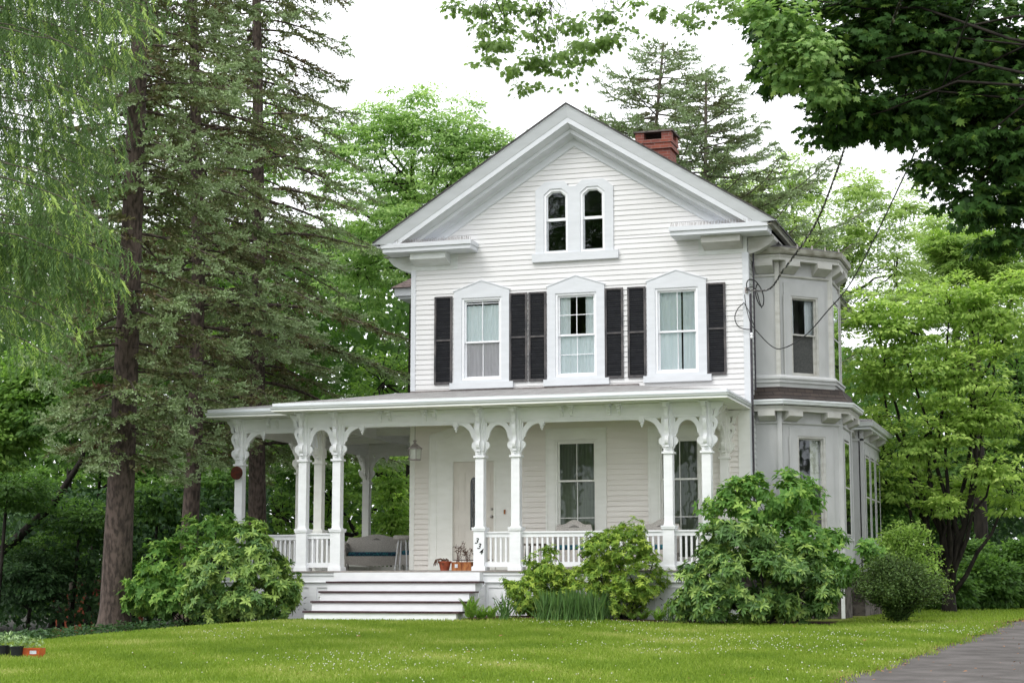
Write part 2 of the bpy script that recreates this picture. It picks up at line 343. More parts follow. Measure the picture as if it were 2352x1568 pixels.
# rake mouldings
prof = [(-.605,0),(-.605,.03),(-.59,.05),(-.515,.25),(-.505,.262),(-.505,.37),(-.45,.385),(-.40,.415),(-.33,.45),(-.305,.455),(-.305,.535),(-.24,.55),(-.10,.57),(-.07,.60),(-.045,.61),(-.045,.75),(-.03,.775),(.02,.775),(.02,0)]
for s in (-1, 1):
    mb = MB(); n = len(prof); zc = 6.905
    vs = [(CX, y, 9.634-d) for y, d in prof] + [(CX + s*(9.634-d-zc)/SL, y, zc) for y, d in prof]
    fs = [(i, (i+1)%n, (i+1)%n+n, i+n) for i in range(n)]
    mb.add(vs, fs); mb.build('rake_moulding', 'trim', house)
# cornice returns, with bird spikes and blocks
rng = random.Random(4)
for s, (xa, xb) in ((-1, (-.50, 1.52)), (1, (5.77, 7.79))):
    mb = MB(); mb.box(xa+.02, xb-.02, -.50, .0, 6.736, 6.825); mb.box(xa, xb, -.535, .0, 6.825, 6.915); mb.box(xa+.03, xb-.03, -.47, 0, 6.72, 6.734)
    cr = mb.build('cornice_return', 'trim', house)
    mb = MB()
    for k in range(128):
        x = xa+.03+(xb-xa-.06)*(k//2+.5*(k%2))/64; y = (-.50,-.42)[k%2]; mb.tube([(x,y,6.912),(x+rng.uniform(-.008,.008),y+rng.uniform(-.03,.02),6.995+rng.uniform(-.015,.012))], .0036, 3, cap=False)
    mb.box(xa+.02, xb-.02, -.51, -.39, 6.9155, 6.919); mb.build('bird_spikes', 'spike', cr)
    x0 = .09 if s < 0 else 6.39; x1 = x0+.80
    mb = MB(); mb.prism([(0,6.72),(-.36,6.72),(-.36,6.585),(0,6.47)], x0, x1, 'yz'); mb.build('cornice_block', 'baytrim' if s > 0 else 'trimdirty', house)
    xs = W if s > 0 else 0; mb = MB()
    mb.prism([(xs,6.72),(xs+s*.55,6.72),(xs+s*.54,6.66),(xs+s*.44,6.55),(xs+s*.25,6.44),(xs,6.36)], .04, .50); mb.build('cornice_block', 'baytrim' if s > 0 else 'trimdirty', house); mb = MB()
    mb.prism([(xs,6.72),(xs+s*.55,6.72),(xs+s*.54,6.66),(xs+s*.44,6.55),(xs+s*.25,6.44),(xs,6.36)], 6.0, 6.4)
    mb.build('cornice_block', 'baytrim' if s > 0 else 'trimdirty', house)
    mb = MB(); mb.box(*((0,1.05) if s < 0 else (6.27, W)), -.024, .02, 6.39, 6.735); mb.build('frieze_board', 'trimdirty', house)
for s in (-1, 1):
    xo = CX + s*4.28; xw = 0 if s < 0 else W
    mb = MB(); a, b = sorted((xw, xo)); mb.box(a, b-.13 if s > 0 else b, .0, 13.5, 6.735, 6.76); mb.build('soffit', 'baytrim', house)
    path = [(xo, -.54), (xo, 13.6)] if s > 0 else [(xo, 13.6), (xo, -.54)]
    mb = MB(); mb.sweep([(0,6.965),(-.005,6.93),(-.03,6.90),(-.05,6.845),(-.14,6.845),(-.14,6.965),(-.128,6.965),(-.128,6.86),(-.012,6.90)], path); mb.build('gutter', 'oldgutter' if s > 0 else 'gutter', house)
# windows ------------------------------------------------------------
def lbox(mb, *a, mi=0): mb.box(*a, mi=mi)
def sash(mb, x0, x1, z0, z1, y, muntv=True, munth=None, f=.038, mi=0, mv=.014):
    mb.box(x0, x0+f, y, y+.035, z0, z1, mi); mb.box(x1-f, x1, y, y+.035, z0, z1, mi)
    mb.box(x0+f, x1-f, y+.001, y+.034, z0, z0+f, mi); mb.box(x0+f, x1-f, y+.001, y+.034, z1-f, z1, mi)
    if muntv: xm = (x0+x1)/2; mb.box(xm-mv/2, xm+mv/2, y+.004, y+.03, z0+f, z1-f, mi)
    if munth is not None:
        zz = z0+(z1-z0)*munth; mb.box(x0+f, x1-f, y+.006, y+.028, zz-mv/2, zz+mv/2, mi)
def win_frame(mb, w, h, mi=0, t=.045):
    mb.box(0, t, -.018, .13, 0, h, mi); mb.box(w-t, w, -.018, .13, 0, h, mi); mb.box(t, w-t, -.017, .13, h-t, h, mi); mb.box(t, w-t, -.017, .13, 0, t, mi)
def place(o, loc, rz=0): o.location = loc; o.rotation_euler = (0,0,rz); return o
def full_window(x0, x1, z0, z1, label, casing, rail=.5, up=(True,None), lo=(True,None), glassU='glass', glassL='glass', mat='white'):
    w_, h_ = x1-x0, z1-z0
    mb = MB(); casing(mb, w_, h_); root = place(mb.build('window', 'trim' if mat == 'white' else mat, house, label=label), (x0, 0, z0))
    mb = MB(); win_frame(mb, w_, h_); mb.build('frame', mat, root)
    zr = h_*rail
    mb = MB(); sash(mb, .045, w_-.045, zr-.02, h_-.045, .035, up[0], up[1]); mb.build('sash', mat, root)
    mb = MB(); sash(mb, .045, w_-.045, .045, zr+.02, .075, lo[0], lo[1]); mb.build('sash', mat, root)
    mb = MB(); mb.add([(.06,.05,zr),(w_-.06,.05,zr),(w_-.06,.05,h_-.06),(.06,.05,h_-.06)], [(0,1,2,3)]); mb.build('pane', glassU, root)
    mb = MB(); mb.add([(.06,.09,.06),(w_-.06,.09,.06),(w_-.06,.09,zr),(.06,.09,zr)], [(0,1,2,3)]); mb.build('pane', glassL, root)
    return root
def ped_casing(mb, w, h):
    c = .172
    mb.prism([(-c,0),(0,0),(0,h),(w,h),(w,0),(w+c,0),(w+c,h),(w+c,h+.155),(w/2,h+.365),(-c,h+.155),(-c,h)], -.045, .02)
    mb.prism([(-c-.02,h+.140),(w/2,h+.352),(w+c+.02,h+.140),(w+c+.02,h+.160),(w/2,h+.375),(-c-.02,h+.160)], -.058, .0)
def shutter(parent, x, h, wd=.39, z=-.07):
    mb = MB(); t = .042; y0, y1 = -.05, -.012; H = h+.02
    mb.box(x, x+t, y0, y1, z, z+H); mb.box(x+wd-t, x+wd, y0, y1, z, z+H)
    for zz in (z, z+H*.49, z+H-.035): mb.box(x+t, x+wd-t, y0+.001, y1, zz, zz+(.05 if zz == z else .035))
    sh = mb.build('shutter', 'shutframe', parent)
    mb = MB(); zz = z+.04
    while zz < z+H-.05:
        mb.add([(x+t,y0+.018,zz),(x+wd-t,y0+.018,zz),(x+wd-t,y1-.008,zz+.043),(x+t,y1-.008,zz+.043)], [(0,1,2,3)]); zz += .044
    mb.box(x+t, x+wd-t, y1, -.003, z+.02, z+H-.02)
    mb.build('louvres', 'shutter', sh)
specs = [('upstairs front window at the left with a grey screen over its lower sash', .465, (True,.92), (True,None), 'glass', 'glass'),
         ('middle upstairs front window with dark gap between its curtains', .50, (True,.52), (True,.50), 'glass', 'glass'),
         ('upstairs front window at the right with bright sky reflected in its upper sash', .49, (True,None), (True,None), 'glassshiny', 'glass')]
for i, ((a, b), sp) in enumerate(zip(UP3, specs)):
    r = full_window(a, b, 3.995, 5.748, sp[0], ped_casing, sp[1], sp[2], sp[3], sp[4], sp[5])
    mb = MB(); mb.box(-.25, b-a+.265, -.085, .02, -.187, -.052); mb.box(-.172, b-a+.172, -.05, .03, -.052, -.0005); mb.build('sill', 'trim', r)
    shutter(r, -.172-.41 - (.03 if i == 0 else 0), 1.86, .40 if i == 0 else .385); shutter(r, b-a+.172+.005, 1.86)
# attic pair
mb = MB(); x0, z0 = 2.974, 6.60
def oct_(x, z, w, h, c, cz): return [(x,z),(x+w,z),(x+w,z+h-cz),(x+w-c,z+h),(x+c,z+h),(x,z+h-cz)]
wA, gA, hA = .53, .795, 1.38
mb.prism([(-.18,0),(gA+wA+.185,0),(gA+wA+.185,hA-.02),(gA+wA-.03,hA+.155),(gA+.05,hA+.155),(gA-.10,hA+.03),(wA+.03,hA+.03),(wA-.08,hA+.155),(.03,hA+.155),(-.18,hA-.02)], -.045, .02,
         holes=[oct_(0,.0015,wA,hA,.14,.12), oct_(gA,.0015,wA,hA,.14,.12)])
att = place(mb.build('window', 'trim', house, label='pair of narrow attic windows with clipped tops under the gable'), (x0, 0, z0))
for k in range(2):
    X = k*gA; mb = MB(); mb.prism(oct_(X,0.002,wA,hA-.002,.14,.12), -.02, .1, holes=[oct_(X+.05,.05,wA-.10,hA-.10,.12,.10)]); fr = mb.build('frame', 'white', att)
    mb = MB(); mb.box(X+.05, X+wA-.05, .03, .065, .70, .74); mb.prism([(X+.05,.741),(X+wA-.05,.741),(X+wA-.05,hA-.15),(X+wA-.17,hA-.05),(X+.17,hA-.05),(X+.05,hA-.15)], .03, .06, holes=[[(X+.075,.76),(X+wA-.075,.76),(X+wA-.075,hA-.16),(X+wA-.18,hA-.075),(X+.18,hA-.075),(X+.075,hA-.16)]])
    mb.box(X+.05, X+.075, .07, .09, .05, .70); mb.box(X+wA-.075, X+wA-.05, .07, .09, .05, .70); mb.box(X+.075, X+wA-.075, .07, .09, .05, .08)
    mb.build('sash', 'white', att)
    mb = MB(); mb.prism([(X+.06,.06),(X+wA-.06,.06),(X+wA-.06,hA-.17),(X+wA-.17,hA-.07),(X+.17,hA-.07),(X+.06,hA-.17)], .045, .0455); mb.build('pane', 'glass', att)
mb = MB(); mb.box(-.245, gA+wA+.295, -.09, .02, -.175, -.0); mb.build('sill', 'trim', att)
# porch windows
def tall_casing(mb, w, h):
    c = .185; mb.prism([(-c,-.17),(0,-.17),(0,h),(w,h),(w,-.17),(w+c,-.17),(w+c,h+.235),(-c,h+.235)], -.035, .02)
    for a, b in ((-c-.012,-c+.02),(w+c-.02,w+c+.012)): mb.box(a, b, -.05, .0, -.17, h+.235)
    mb.box(-c+.02, w+c-.02, -.05, 0, h+.2, h+.235); mb.box(-.03, w+.03, -.046, 0, h, h+.035)
for (a, b), lb in (((3.201,4.098),'tall porch window behind the wicker armchair'),((5.37,6.25),'tall porch window at the right end, behind the paired posts')):
    r = full_window(a, b, .20, 2.69, lb, tall_casing, .66, (True,None), (True,.52), 'glassdark', 'glassdark', 'cream')
# door
mb = MB(); mb.prism([(.448,.03),(.92,.03),(.92,2.335),(1.92,2.335),(1.92,.03),(2.38,.03),(2.38,2.80),(2.05,2.95),(1.42,3.10),(.80,2.95),(.448,2.84)], -.03, .02)
for p in (((.448,.03),(.448,2.84)),((.60,.03),(.60,2.74)),((2.38,.03),(2.38,2.80)),((2.24,.03),(2.24,2.70))): mb.box(p[0][0]-.014, p[0][0]+.014, -.045, -.03, p[0][1], p[1][1])
for q in ([(.448,2.84),(.80,2.95),(1.42,3.10),(2.05,2.95),(2.38,2.80)],[(.60,2.74),(1.42,2.98),(2.24,2.70)]):
    for (xa,za),(xb,zb) in zip(q, q[1:]): mb.prism([(xa,za-.016),(xb,zb-.016),(xb,zb+.012),(xa,za+.012)], -.046, -.03)
mb.box(.44, .93, -.05, -.03, .03, .30)
mb.build('door_surround', 'cream', house)
mb = MB(); mb.box(.92,.967,-.045,.06,.2,2.335); mb.box(1.872,1.92,-.045,.06,.2,2.335); mb.box(.967,1.872,-.044,.06,2.285,2.335); mb.box(.93,1.91,-.06,.06,.03,.225)
mb.build('door_frame', 'cream', house)
mb = MB(); mb.prism([(.967,.245),(1.872,.245),(1.872,2.284),(.967,2.284)], .03, .07, holes=[[(1.335,.86)]+[(1.505,.86)]+arc(1.42,1.85,.085,.11,0,180,8)])
for x0_, x1_, z0_, z1_ in ((1.06,1.22,1.25,2.05),(1.62,1.78,1.25,2.05),(1.06,1.22,.70,.98),(1.62,1.78,.70,.98),(1.06,1.25,.36,.58),(1.59,1.78,.36,.58)):
    mb.prism([(x0_,z0_),(x1_,z0_),(x1_,z1_),(x0_,z1_)], .022, .03, holes=[[(x0_+.02,z0_+.02),(x1_-.02,z0_+.02),(x1_-.02,z1_-.02),(x0_+.02,z1_-.02)]])
door = mb.build('door', 'doorpaint', house)
mb = MB(); mb.prism([(1.33,.855),(1.51,.855)]+arc(1.42,1.85,.09,.115,0,180,8), .048, .05); gl = mb.build('door_glass', 'glassdark', door)
mb = MB()
for s in (-1, 1):
    for q, am in ((0,.05),(.15,.035)):
        pts = [(1.42+s*(am*math.sin(t*math.pi*2.2+q*6)), .04, .90+1.0*t) for t in [i/20 for i in range(21)]]; mb.tube(pts, .0045, 4)
mb.build('leading', 'metal', gl)
mb = MB(); mb.lathe([(.0,0),(.03,0),(.03,.01),(.015,.02),(.015,.035),(.028,.045),(.03,.06),(.02,.075),(0,.078)], 0, 0, 12); k_ = mb.build('door_knob', 'metal', door, True); k_.location = (1.815,.03,1.13); k_.rotation_euler = (R(90),0,0)
mb = MB(); mb.lathe([(.0,0),(.028,0),(.028,.012),(.012,.02),(0,.02)], 0, 0, 12); k_ = mb.build('deadbolt', 'metal', door, True); k_.location = (1.815,.03,1.29); k_.rotation_euler = (R(90),0,0)
mb = MB(); mb.box(.967,1.872,.0,.029,.226,.2445); mb.build('door_sweep', 'tread', door)
mb = MB(); mb.box(2.10,2.13,-.06,-.03,1.18,1.27); mb.build('doorbell', 'rustplanter', house)
# chimney
mb = MB(); x0, x1, y0, y1 = 4.10, 4.96, 3.5, 4.25; t = .10
mb.box(x0+.05, x1-.05, y0+.05, y1-.05, 8.3, 9.58); mb.box(x0, x1, y0, y1, 9.58, 9.66); mb.box(x0+.025, x1-.025, y0+.025, y1-.025, 9.66, 9.72); mb.box(x0, x1, y0, y1, 9.72, 9.80)
mb.box(x0+.03, x1-.03, y0+.03, y1-.03, 9.15, 9.22)
for a, b in ((x0+.01,x0+.21),(x1-.24,x1-.01)):
    for c, d in ((y0+.01,y0+.2),(y1-.2,y1-.01)): mb.box(a, b, c, d, 9.80, 9.965)
chim = mb.build('chimney', 'brick', roof)
mb = MB(); mb.box(x0+.12, x1-.12, y0+.12, y1-.12, 9.80, 9.83); mb.build('flue', 'dark', roof)
mb = MB(); mb.box(x0-.03, x1+.03, y0-.03, y1+.03, 9.965, 10.005); mb.build('chimney_cap', 'stone', roof)
# ---- bays on the right side
def face(mb, P, Q, z0, z1, hole=None, th=.08, mi=0):
    d = Vector((Q[0]-P[0], Q[1]-P[1])); l = d.length; d.normalize(); n = Vector((d.y, -d.x))
    tf = lambda p: (P[0]+d.x*p[0]-n.x*p[1], P[1]+d.y*p[0]-n.y*p[1], p[2])
    mb.prism([(0,z0),(l,z0),(l,z1),(0,z1)], 0, th, holes=[[(hole[0],hole[2]),(hole[1],hole[2]),(hole[1],hole[3]),(hole[0],hole[3])]] if hole else (), tf=tf, mi=mi)
    return tf, l, math.atan2(d.y, d.x)
def bay_window(parent, P, ang, s0, s1, z0, z1, cs, ct, rail, label=None, glass='glass', fl=False):
    w_, h_ = s1-s0, z1-z0; mb = MB()
    mb.prism([(-cs,-.0),(0,0),(0,h_),(w_,h_),(w_,0),(w_+cs,0),(w_+cs,h_+ct),(-cs,h_+ct)], -.03, .0, mi=0)
    mb.box(-cs-.02, -cs+.02, -.045, -.03, 0, h_+.0, 0)
    if not fl: win_frame(mb, w_, h_, 1, .04)
    zr = h_*rail; ya, yb = (-.034, -.032) if fl else (.03, .07); sash(mb, .04*(not fl), w_-.04*(not fl), zr-.02, h_-.04, ya, False, None, .03, 1); sash(mb, .04*(not fl), w_-.04*(not fl), .04*(not fl), zr+.02, yb, False, None, .03, 1)
    g1_, g2_ = (-.031, -.029) if fl else (.045, .085); e_ = .02 if fl else .05
    mb.add([(e_,g1_,zr),(w_-e_,g1_,zr),(w_-e_,g1_,h_-.05),(e_,g1_,h_-.05)], [(0,1,2,3)], 2)
    mb.add([(e_,g2_,e_),(w_-e_,g2_,e_),(w_-e_,g2_,zr),(e_,g2_,zr)], [(0,1,2,3)], 3)
    o = mb.build('window', ['bay','baytrim',glass,'glassdark' if fl else 'screen'], parent, label=label)
    place(o, (P[0]+math.cos(ang)*s0, P[1]+math.sin(ang)*s0, z0), ang); return o
def brackets(parent, segs, zs, zb, wd=.2, out=.2, fh=.07):
    for P, Q, ss in segs:
        d = Vector((Q[0]-P[0], Q[1]-P[1])).normalized(); n = Vector((d.y, -d.x))
        for s in ss:
            mb = MB(); mb.prism([(0,zs),(out,zs),(out,zs-fh),(.01,zb),(0,zb)], -wd/2, wd/2, 'yz', tf=lambda p: (P[0]+d.x*(s+p[0])+n.x*p[1], P[1]+d.y*(s+p[0])+n.y*p[1], p[2]))
            mb.build('bracket', 'baytrim', parent)
# lower bay
LP = [(W,.543),(7.776,.543),(8.847,1.614),(8.847,3.13),(7.776,4.2),(W,4.2)]
mb = MB(); A45 = R(45)
face(mb, LP[0], LP[1], .0, 3.24); face(mb, LP[1], LP[2], .0, 3.24, (.407,1.11,.74,2.72)); face(mb, LP[2], LP[3], .0, 3.24, (.36,1.16,.74,2.72)); face(mb, LP[3], LP[4], 0, 3.24, (.4,1.1,.74,2.72)); face(mb, LP[4], LP[5], 0, 3.24)
inb = lambda P: [(W,P[1][1]+.1),(P[1][0]-.05,P[1][1]+.1),(P[2][0]-.1,P[2][1]+.05),(P[3][0]-.1,P[3][1]-.05),(P[4][0]-.05,P[4][1]-.1),(W,P[4][1]-.1)]
mb.prism(inb(LP), -.05, .0, 'xy'); mb.prism(inb(LP), 3.1, 3.2, 'xy')
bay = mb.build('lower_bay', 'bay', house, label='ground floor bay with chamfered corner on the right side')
bay_window(bay, LP[1], A45, .407, 1.11, .74, 2.72, .19, .165, .5, glass='glass'); bay_window(bay, LP[2], R(90), .36, 1.16, .74, 2.72, .17, .165, .5, fl=True); bay_window(bay, LP[3], R(135), .4, 1.1, .74, 2.72, .17, .165, .5)
mb = MB(); mb.sweep([(0,2.95),(.02,2.95),(.035,2.97),(.035,2.995),(0,2.995)], LP); mb.sweep([(0,3.06),(.0,3.0),(.012,3.0),(.012,3.06)], LP)
for P in LP[1:4]: mb.box(P[0]-.045, P[0]+.045, P[1]-.045, P[1]+.045, 0.02, 3.2)
mb.build('band', 'bay', bay)
mb = MB(); mb.sweep([(0,3.20),(.19,3.20),(.19,3.235),(.215,3.30),(.215,3.31),(0,3.31)], LP); mb.build('cornice', 'baytrim', bay)
mb = MB(); mb.sweep([(.20,3.325),(.27,3.325),(.285,3.345),(.29,3.38),(.305,3.39),(.305,3.425),(.19,3.425)], LP); mb.build('gutter', 'gutter', bay)
mb = MB(); mb.sweep([(.19,3.42),(.25,3.42),(.15,3.50),(.085,3.60),(.055,3.70),(0,3.72)], LP); mb.build('skirt_roof', 'bayshingle', bay)
segs = [(LP[0],LP[1],(.27,)),(LP[1],LP[2],(.24,1.20)),(LP[2],LP[3],(.22,1.28)),(LP[3],LP[4],(.25,1.2))]
brackets(bay, segs, 3.2, 3.0, .34, .23, .10)
mb = MB(); mb.sweep([(-.03,-.02),(-.03,-1.1),(-.2,-1.1),(-.2,-.02)], LP); mb.build('foundation', 'stone', bay)
mb = MB(); mb.sweep([(0,.0),(.03,.0),(.03,.62),(.05,.64),(.05,.69),(0,.70)], LP); mb.build('base_panel', 'bay', bay)
# upper bay
UPp = [(W,.543),(7.776,.543),(8.72,1.487),(8.72,2.72),(7.776,3.66),(W,3.66)]
mb = MB(); face(mb, UPp[0], UPp[1], 3.70, 6.33); face(mb, UPp[1], UPp[2], 3.70, 6.33, (.311,.995,3.95,5.59)); face(mb, UPp[2], UPp[3], 3.70, 6.33, (.22,.98,3.95,5.59)); face(mb, UPp[3], UPp[4], 3.7, 6.33, (.3,1.0,3.95,5.59)); face(mb, UPp[4], UPp[5], 3.7, 6.33)
mb.prism(inb(UPp), 3.72, 3.78, 'xy'); mb.prism(inb(UPp), 6.2, 6.27, 'xy')
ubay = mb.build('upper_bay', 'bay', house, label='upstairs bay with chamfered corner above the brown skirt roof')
bay_window(ubay, UPp[1], A45, .311, .995, 3.95, 5.59, .172, .27, .52); bay_window(ubay, UPp[2], R(90), .22, .98, 3.95, 5.59, .15, .27, .52, fl=True); bay_window(ubay, UPp[3], A45*3, .3, 1.0, 3.95, 5.59, .15, .27, .52)
mb = MB(); mb.sweep([(0,5.965),(.02,5.965),(.035,5.985),(.035,6.01),(0,6.01)], UPp)
for P in UPp[1:4]: mb.box(P[0]-.045, P[0]+.045, P[1]-.045, P[1]+.045, 3.9, 6.3)
mb.build('band', 'baytrim', ubay)
mb = MB(); mb.sweep([(0,3.70),(.05,3.70),(.06,3.78),(.09,3.79),(.09,3.85),(.115,3.86),(.115,3.895),(.06,3.945),(0,3.95)], UPp); mb.build('base_moulding', 'bay', ubay)
mb = MB(); mb.sweep([(0,6.28),(.20,6.28),(.20,6.33),(.225,6.37),(.225,6.39),(0,6.39)], UPp); mb.build('cornice', 'baytrim', ubay)
mb = MB(); mb.sweep([(.18,6.40),(.25,6.40),(.275,6.43),(.285,6.53),(.15,6.53)], UPp); mb.build('gutter', 'oldgutter', ubay)
mb = MB(); mb.sweep([(.24,6.525),(.275,6.525),(.24,6.56),(-.4,6.72),(-.4,6.5)], UPp); mb.build('low_roof', 'shingle', ubay)
mb = MB()
for s in (.25,.62,.95,1.3):
    d = Vector((1,1)).normalized(); n = Vector((d.y,-d.x)); px, py = 7.85+d.x*s+n.x*.26, .50+d.y*s+n.y*.26; mb.box(px-.012, px+.012, py-.012, py+.012, 6.52, 6.60)
mb.build('cable_clip', 'pewter', ubay)
brackets(ubay, [(UPp[0],UPp[1],(.27,)),(UPp[1],UPp[2],(.24,1.05)),(UPp[2],UPp[3],(.20,1.0)),(UPp[3],UPp[4],(.25,1.1))], 6.28, 6.03, .36, .23, .11)
# rear projection
RP = [(W,5.17),(8.87,5.17),(8.87,8.65),(W,8.65)]
mb = MB(); face(mb, RP[0], RP[1], -.0, 3.2); face(mb, RP[1], RP[2], 0, .75); face(mb, RP[1], RP[2], 2.63, 3.2)
for a_, b_ in ((0,.33),(1.05,1.36),(2.08,2.41),(3.13,3.48)): face(mb, (8.87,5.17+a_), (8.87,5.17+b_), .751, 2.629); face(mb, RP[2], RP[3], 0, 3.2)
rb = mb.build('rear_bay', 'bay', house, label='single storey sunroom projection behind the bay')
for s in (.32, 1.35, 2.4):
    bay_window(rb, RP[1], R(90), s, s+.74, .74, 2.64, .10, .12, .5, fl=True)
mb = MB(); mb.sweep([(0,2.92),(.03,2.93),(.03,2.98),(0,2.98)], RP); mb.box(8.82,8.90,5.14,5.22,0,3.15); mb.build('band', 'bay', rb)
mb = MB(); mb.sweep([(0,3.17),(.22,3.17),(.22,3.22),(0,3.23)], RP); mb.sweep([(.18,3.23),(.28,3.24),(.32,3.33),(.2,3.33)], RP); mb.build('cornice', 'gutter', rb)
mb = MB(); mb.sweep([(.1,3.33),(.27,3.335),(.26,3.39),(-.7,3.52),(-.7,3.2)], RP); mb.build('low_roof', 'greyshingle', rb)
brackets(rb, [(RP[0],RP[1],(1.35,)),(RP[1],RP[2],(.3,1.6,3.1))], 3.17, 3.0, .2)
mb = MB(); mb.sweep([(-.03,-.02),(-.03,-1.1),(-.2,-1.1),(-.2,-.02)], RP); mb.build('foundation', 'stone', rb)
# left rear wing (only its eave shows past the front corner)
mb = MB(); mb.box(-2.55, 0, 7.2, 11.5, -.9, 7.05); lw = mb.build('rear_wing', 'trimdirty', house)
mb = MB(); mb.box(-3.02, 0, 6.95, 11.8, 7.0, 7.06); mb.box(-3.10, -2.95, 6.9, 11.8, 7.065, 7.27); mb.box(-3.1, 0, 6.88, 7.0, 7.066, 7.27); mb.build('soffit', 'trim', lw)
mb = MB(); mb.add([(-3.2,6.8,7.27),(0,6.8,7.27),(0,9,8.8),(-1.2,9,8.8),(-3.2,11.9,7.27)], [(0,1,2,3),(0,3,4)]); mb.build('wing_roof', 'brownshingle', lw)
mb = MB(); mb.sweep([(-.03,-.1),(-.03,-1.2),(-.2,-1.2),(-.2,-.1)], [(0,13.3),(0,0),(W,0),(W,13.3)]); mb.build('foundation', 'stone', house)
# conduit and downspout at the corner
mb = MB(); mb.tube([(W+.055,-.015,5.55),(W+.055,-.015,-.9)], .022, 6); mb.build('conduit', 'conduit', house)
mb = MB(); mb.tube([(W+.10,.10,6.8),(W+.10,.12,6.3),(W+.10,.12,3.6)], .018, 6); mb.build('conduit', 'conduit', house)
mb = MB(); mb.box(8.80, 8.87, 1.45, 1.52, -.95, -.15); mb.build('downspout', 'white', bay)

# ================================================================== PORCH
c = [-1.728,-.975,2.093,2.84,5.911,6.658]; PY = -1.87; WY = -1.089; cA = -3.555; PW = .17
def deckz(y): return max(0, min(.03, (y+2.1)*.015))
mb = MB()
for x0_, x1_, y0_, y1_ in ((-2.02,7.06,-2.10,0),(-3.86,-2.02,-1.33,6.4),(-2.02,0,0,6.4)):
    mb.add([(x0_,y0_,0),(x1_,y0_,0),(x1_,y1_,.028 if x1_ > 1 else .0),(x0_,y1_,.028 if x1_ > 1 else .0),(x0_,y0_,-.028),(x1_,y0_,-.028),(x1_,y1_,-.028),(x0_,y1_,-.028)], [(0,1,2,3),(4,7,6,5),(0,4,5,1),(1,5,6,2),(2,6,7,3),(3,7,4,0)])
porch = mb.build('porch', 'floor', house, label='wraparound porch with paired bracketed posts')
def lobe_profile():
    """bracket silhouette: (distance out from the post face, height)"""
    return [(0,3.19),(.245,3.19),(.225,3.13),(.175,3.085),(.150,3.03),(.145,2.97),(.125,2.925),(.075,2.905),(.11,2.875),(.130,2.83),(.132,2.78),(.11,2.72),(.075,2.66),(.058,2.61),(.05,2.57),(.085,2.555),(.115,2.52),(.122,2.475),(.105,2.425),(.07,2.39),(.055,2.375),(.055,2.355),(.03,2.345),(.012,2.32),(0,2.30)]
HOLES = [[(.035,3.07),(.06,3.04),(.105,3.09),(.075,3.00),(.07,2.955),(.05,2.93),(.03,2.945),(.05,2.99)],
         [(.035,2.80),(.055,2.815),(.07,2.79),(.065,2.75),(.04,2.70),(.05,2.76)]]
def post(x, y, sides=('F',), mat='white', name='column'):
    """square post whose front-left corner is (x, y); sides lists the directions that carry a scroll bracket"""
    mb = MB(); cx_, cy_ = x+PW/2, y+PW/2
    def sq(h, z0, z1): mb.box(cx_-h, cx_+h, cy_-h, cy_+h, z0, z1)
    sq(.142,.0,.075); sq(.132,.075,.09); sq(.112,.09,.785); sq(.135,.785,.815); sq(.142,.815,.85); sq(.10,.85,.865); sq(.0865,.865,2.222)
    sq(.118,2.222,2.262); sq(.085,2.262,3.20); sq(.105,2.355,2.385); sq(.112,2.385,2.40); sq(.108,2.41,2.53); sq(.098,2.53,2.545)
    col = mb.build(name, mat, porch)
    for s in sides:
        mb = MB(); pr_ = lobe_profile(); t = .036
        if s == 'F': mb.prism([(cy_-.085-a, z) for a, z in pr_], cx_-t, cx_+t, 'yz', holes=[[(cy_-.085-a, z) for a, z in h] for h in HOLES])
        if s == 'L': mb.prism([(cx_-.085-a, z) for a, z in pr_], cy_-t, cy_+t, holes=[[(cx_-.085-a, z) for a, z in h] for h in HOLES])
        if s == 'R': mb.prism([(cx_+.085+a, z) for a, z in pr_], cy_-t, cy_+t, holes=[[(cx_+.085+a, z) for a, z in h] for h in HOLES])
        if s == 'F':
            mb.box(cx_-.04, cx_+.04, cy_-.34, cy_-.24, 3.10, 3.17); mb.box(cx_-.09, cx_+.09, cy_-.36, cy_-.085, 3.172, 3.198)
            mb.box(cx_-.04, cx_+.04, cy_-.205, cy_-.14, 2.895, 2.915); mb.box(cx_-.04, cx_+.04, cy_-.16, cy_-.11, 2.345, 2.365); mb.box(cx_-.03, cx_+.03, cy_-.13, cy_-.10, 2.30, 2.32)
        mb.build('scroll_bracket', mat, col) if False else mb.build('scroll_bracket', mat, porch)
    return col
for i, x in enumerate(c): post(x, PY, ('F','L') if i == 0 else (('F','R') if i == 5 else ('F',)))
post(cA, WY, ('F','L')); post(c[0], WY, ('F',), 'cream'); post(cA, 2.0, ('L',), 'cream'); post(cA, 5.972, ('L','R'), 'cream')
post(c[5]+.01, -.13, ('F','R'), 'cream', 'half_column')
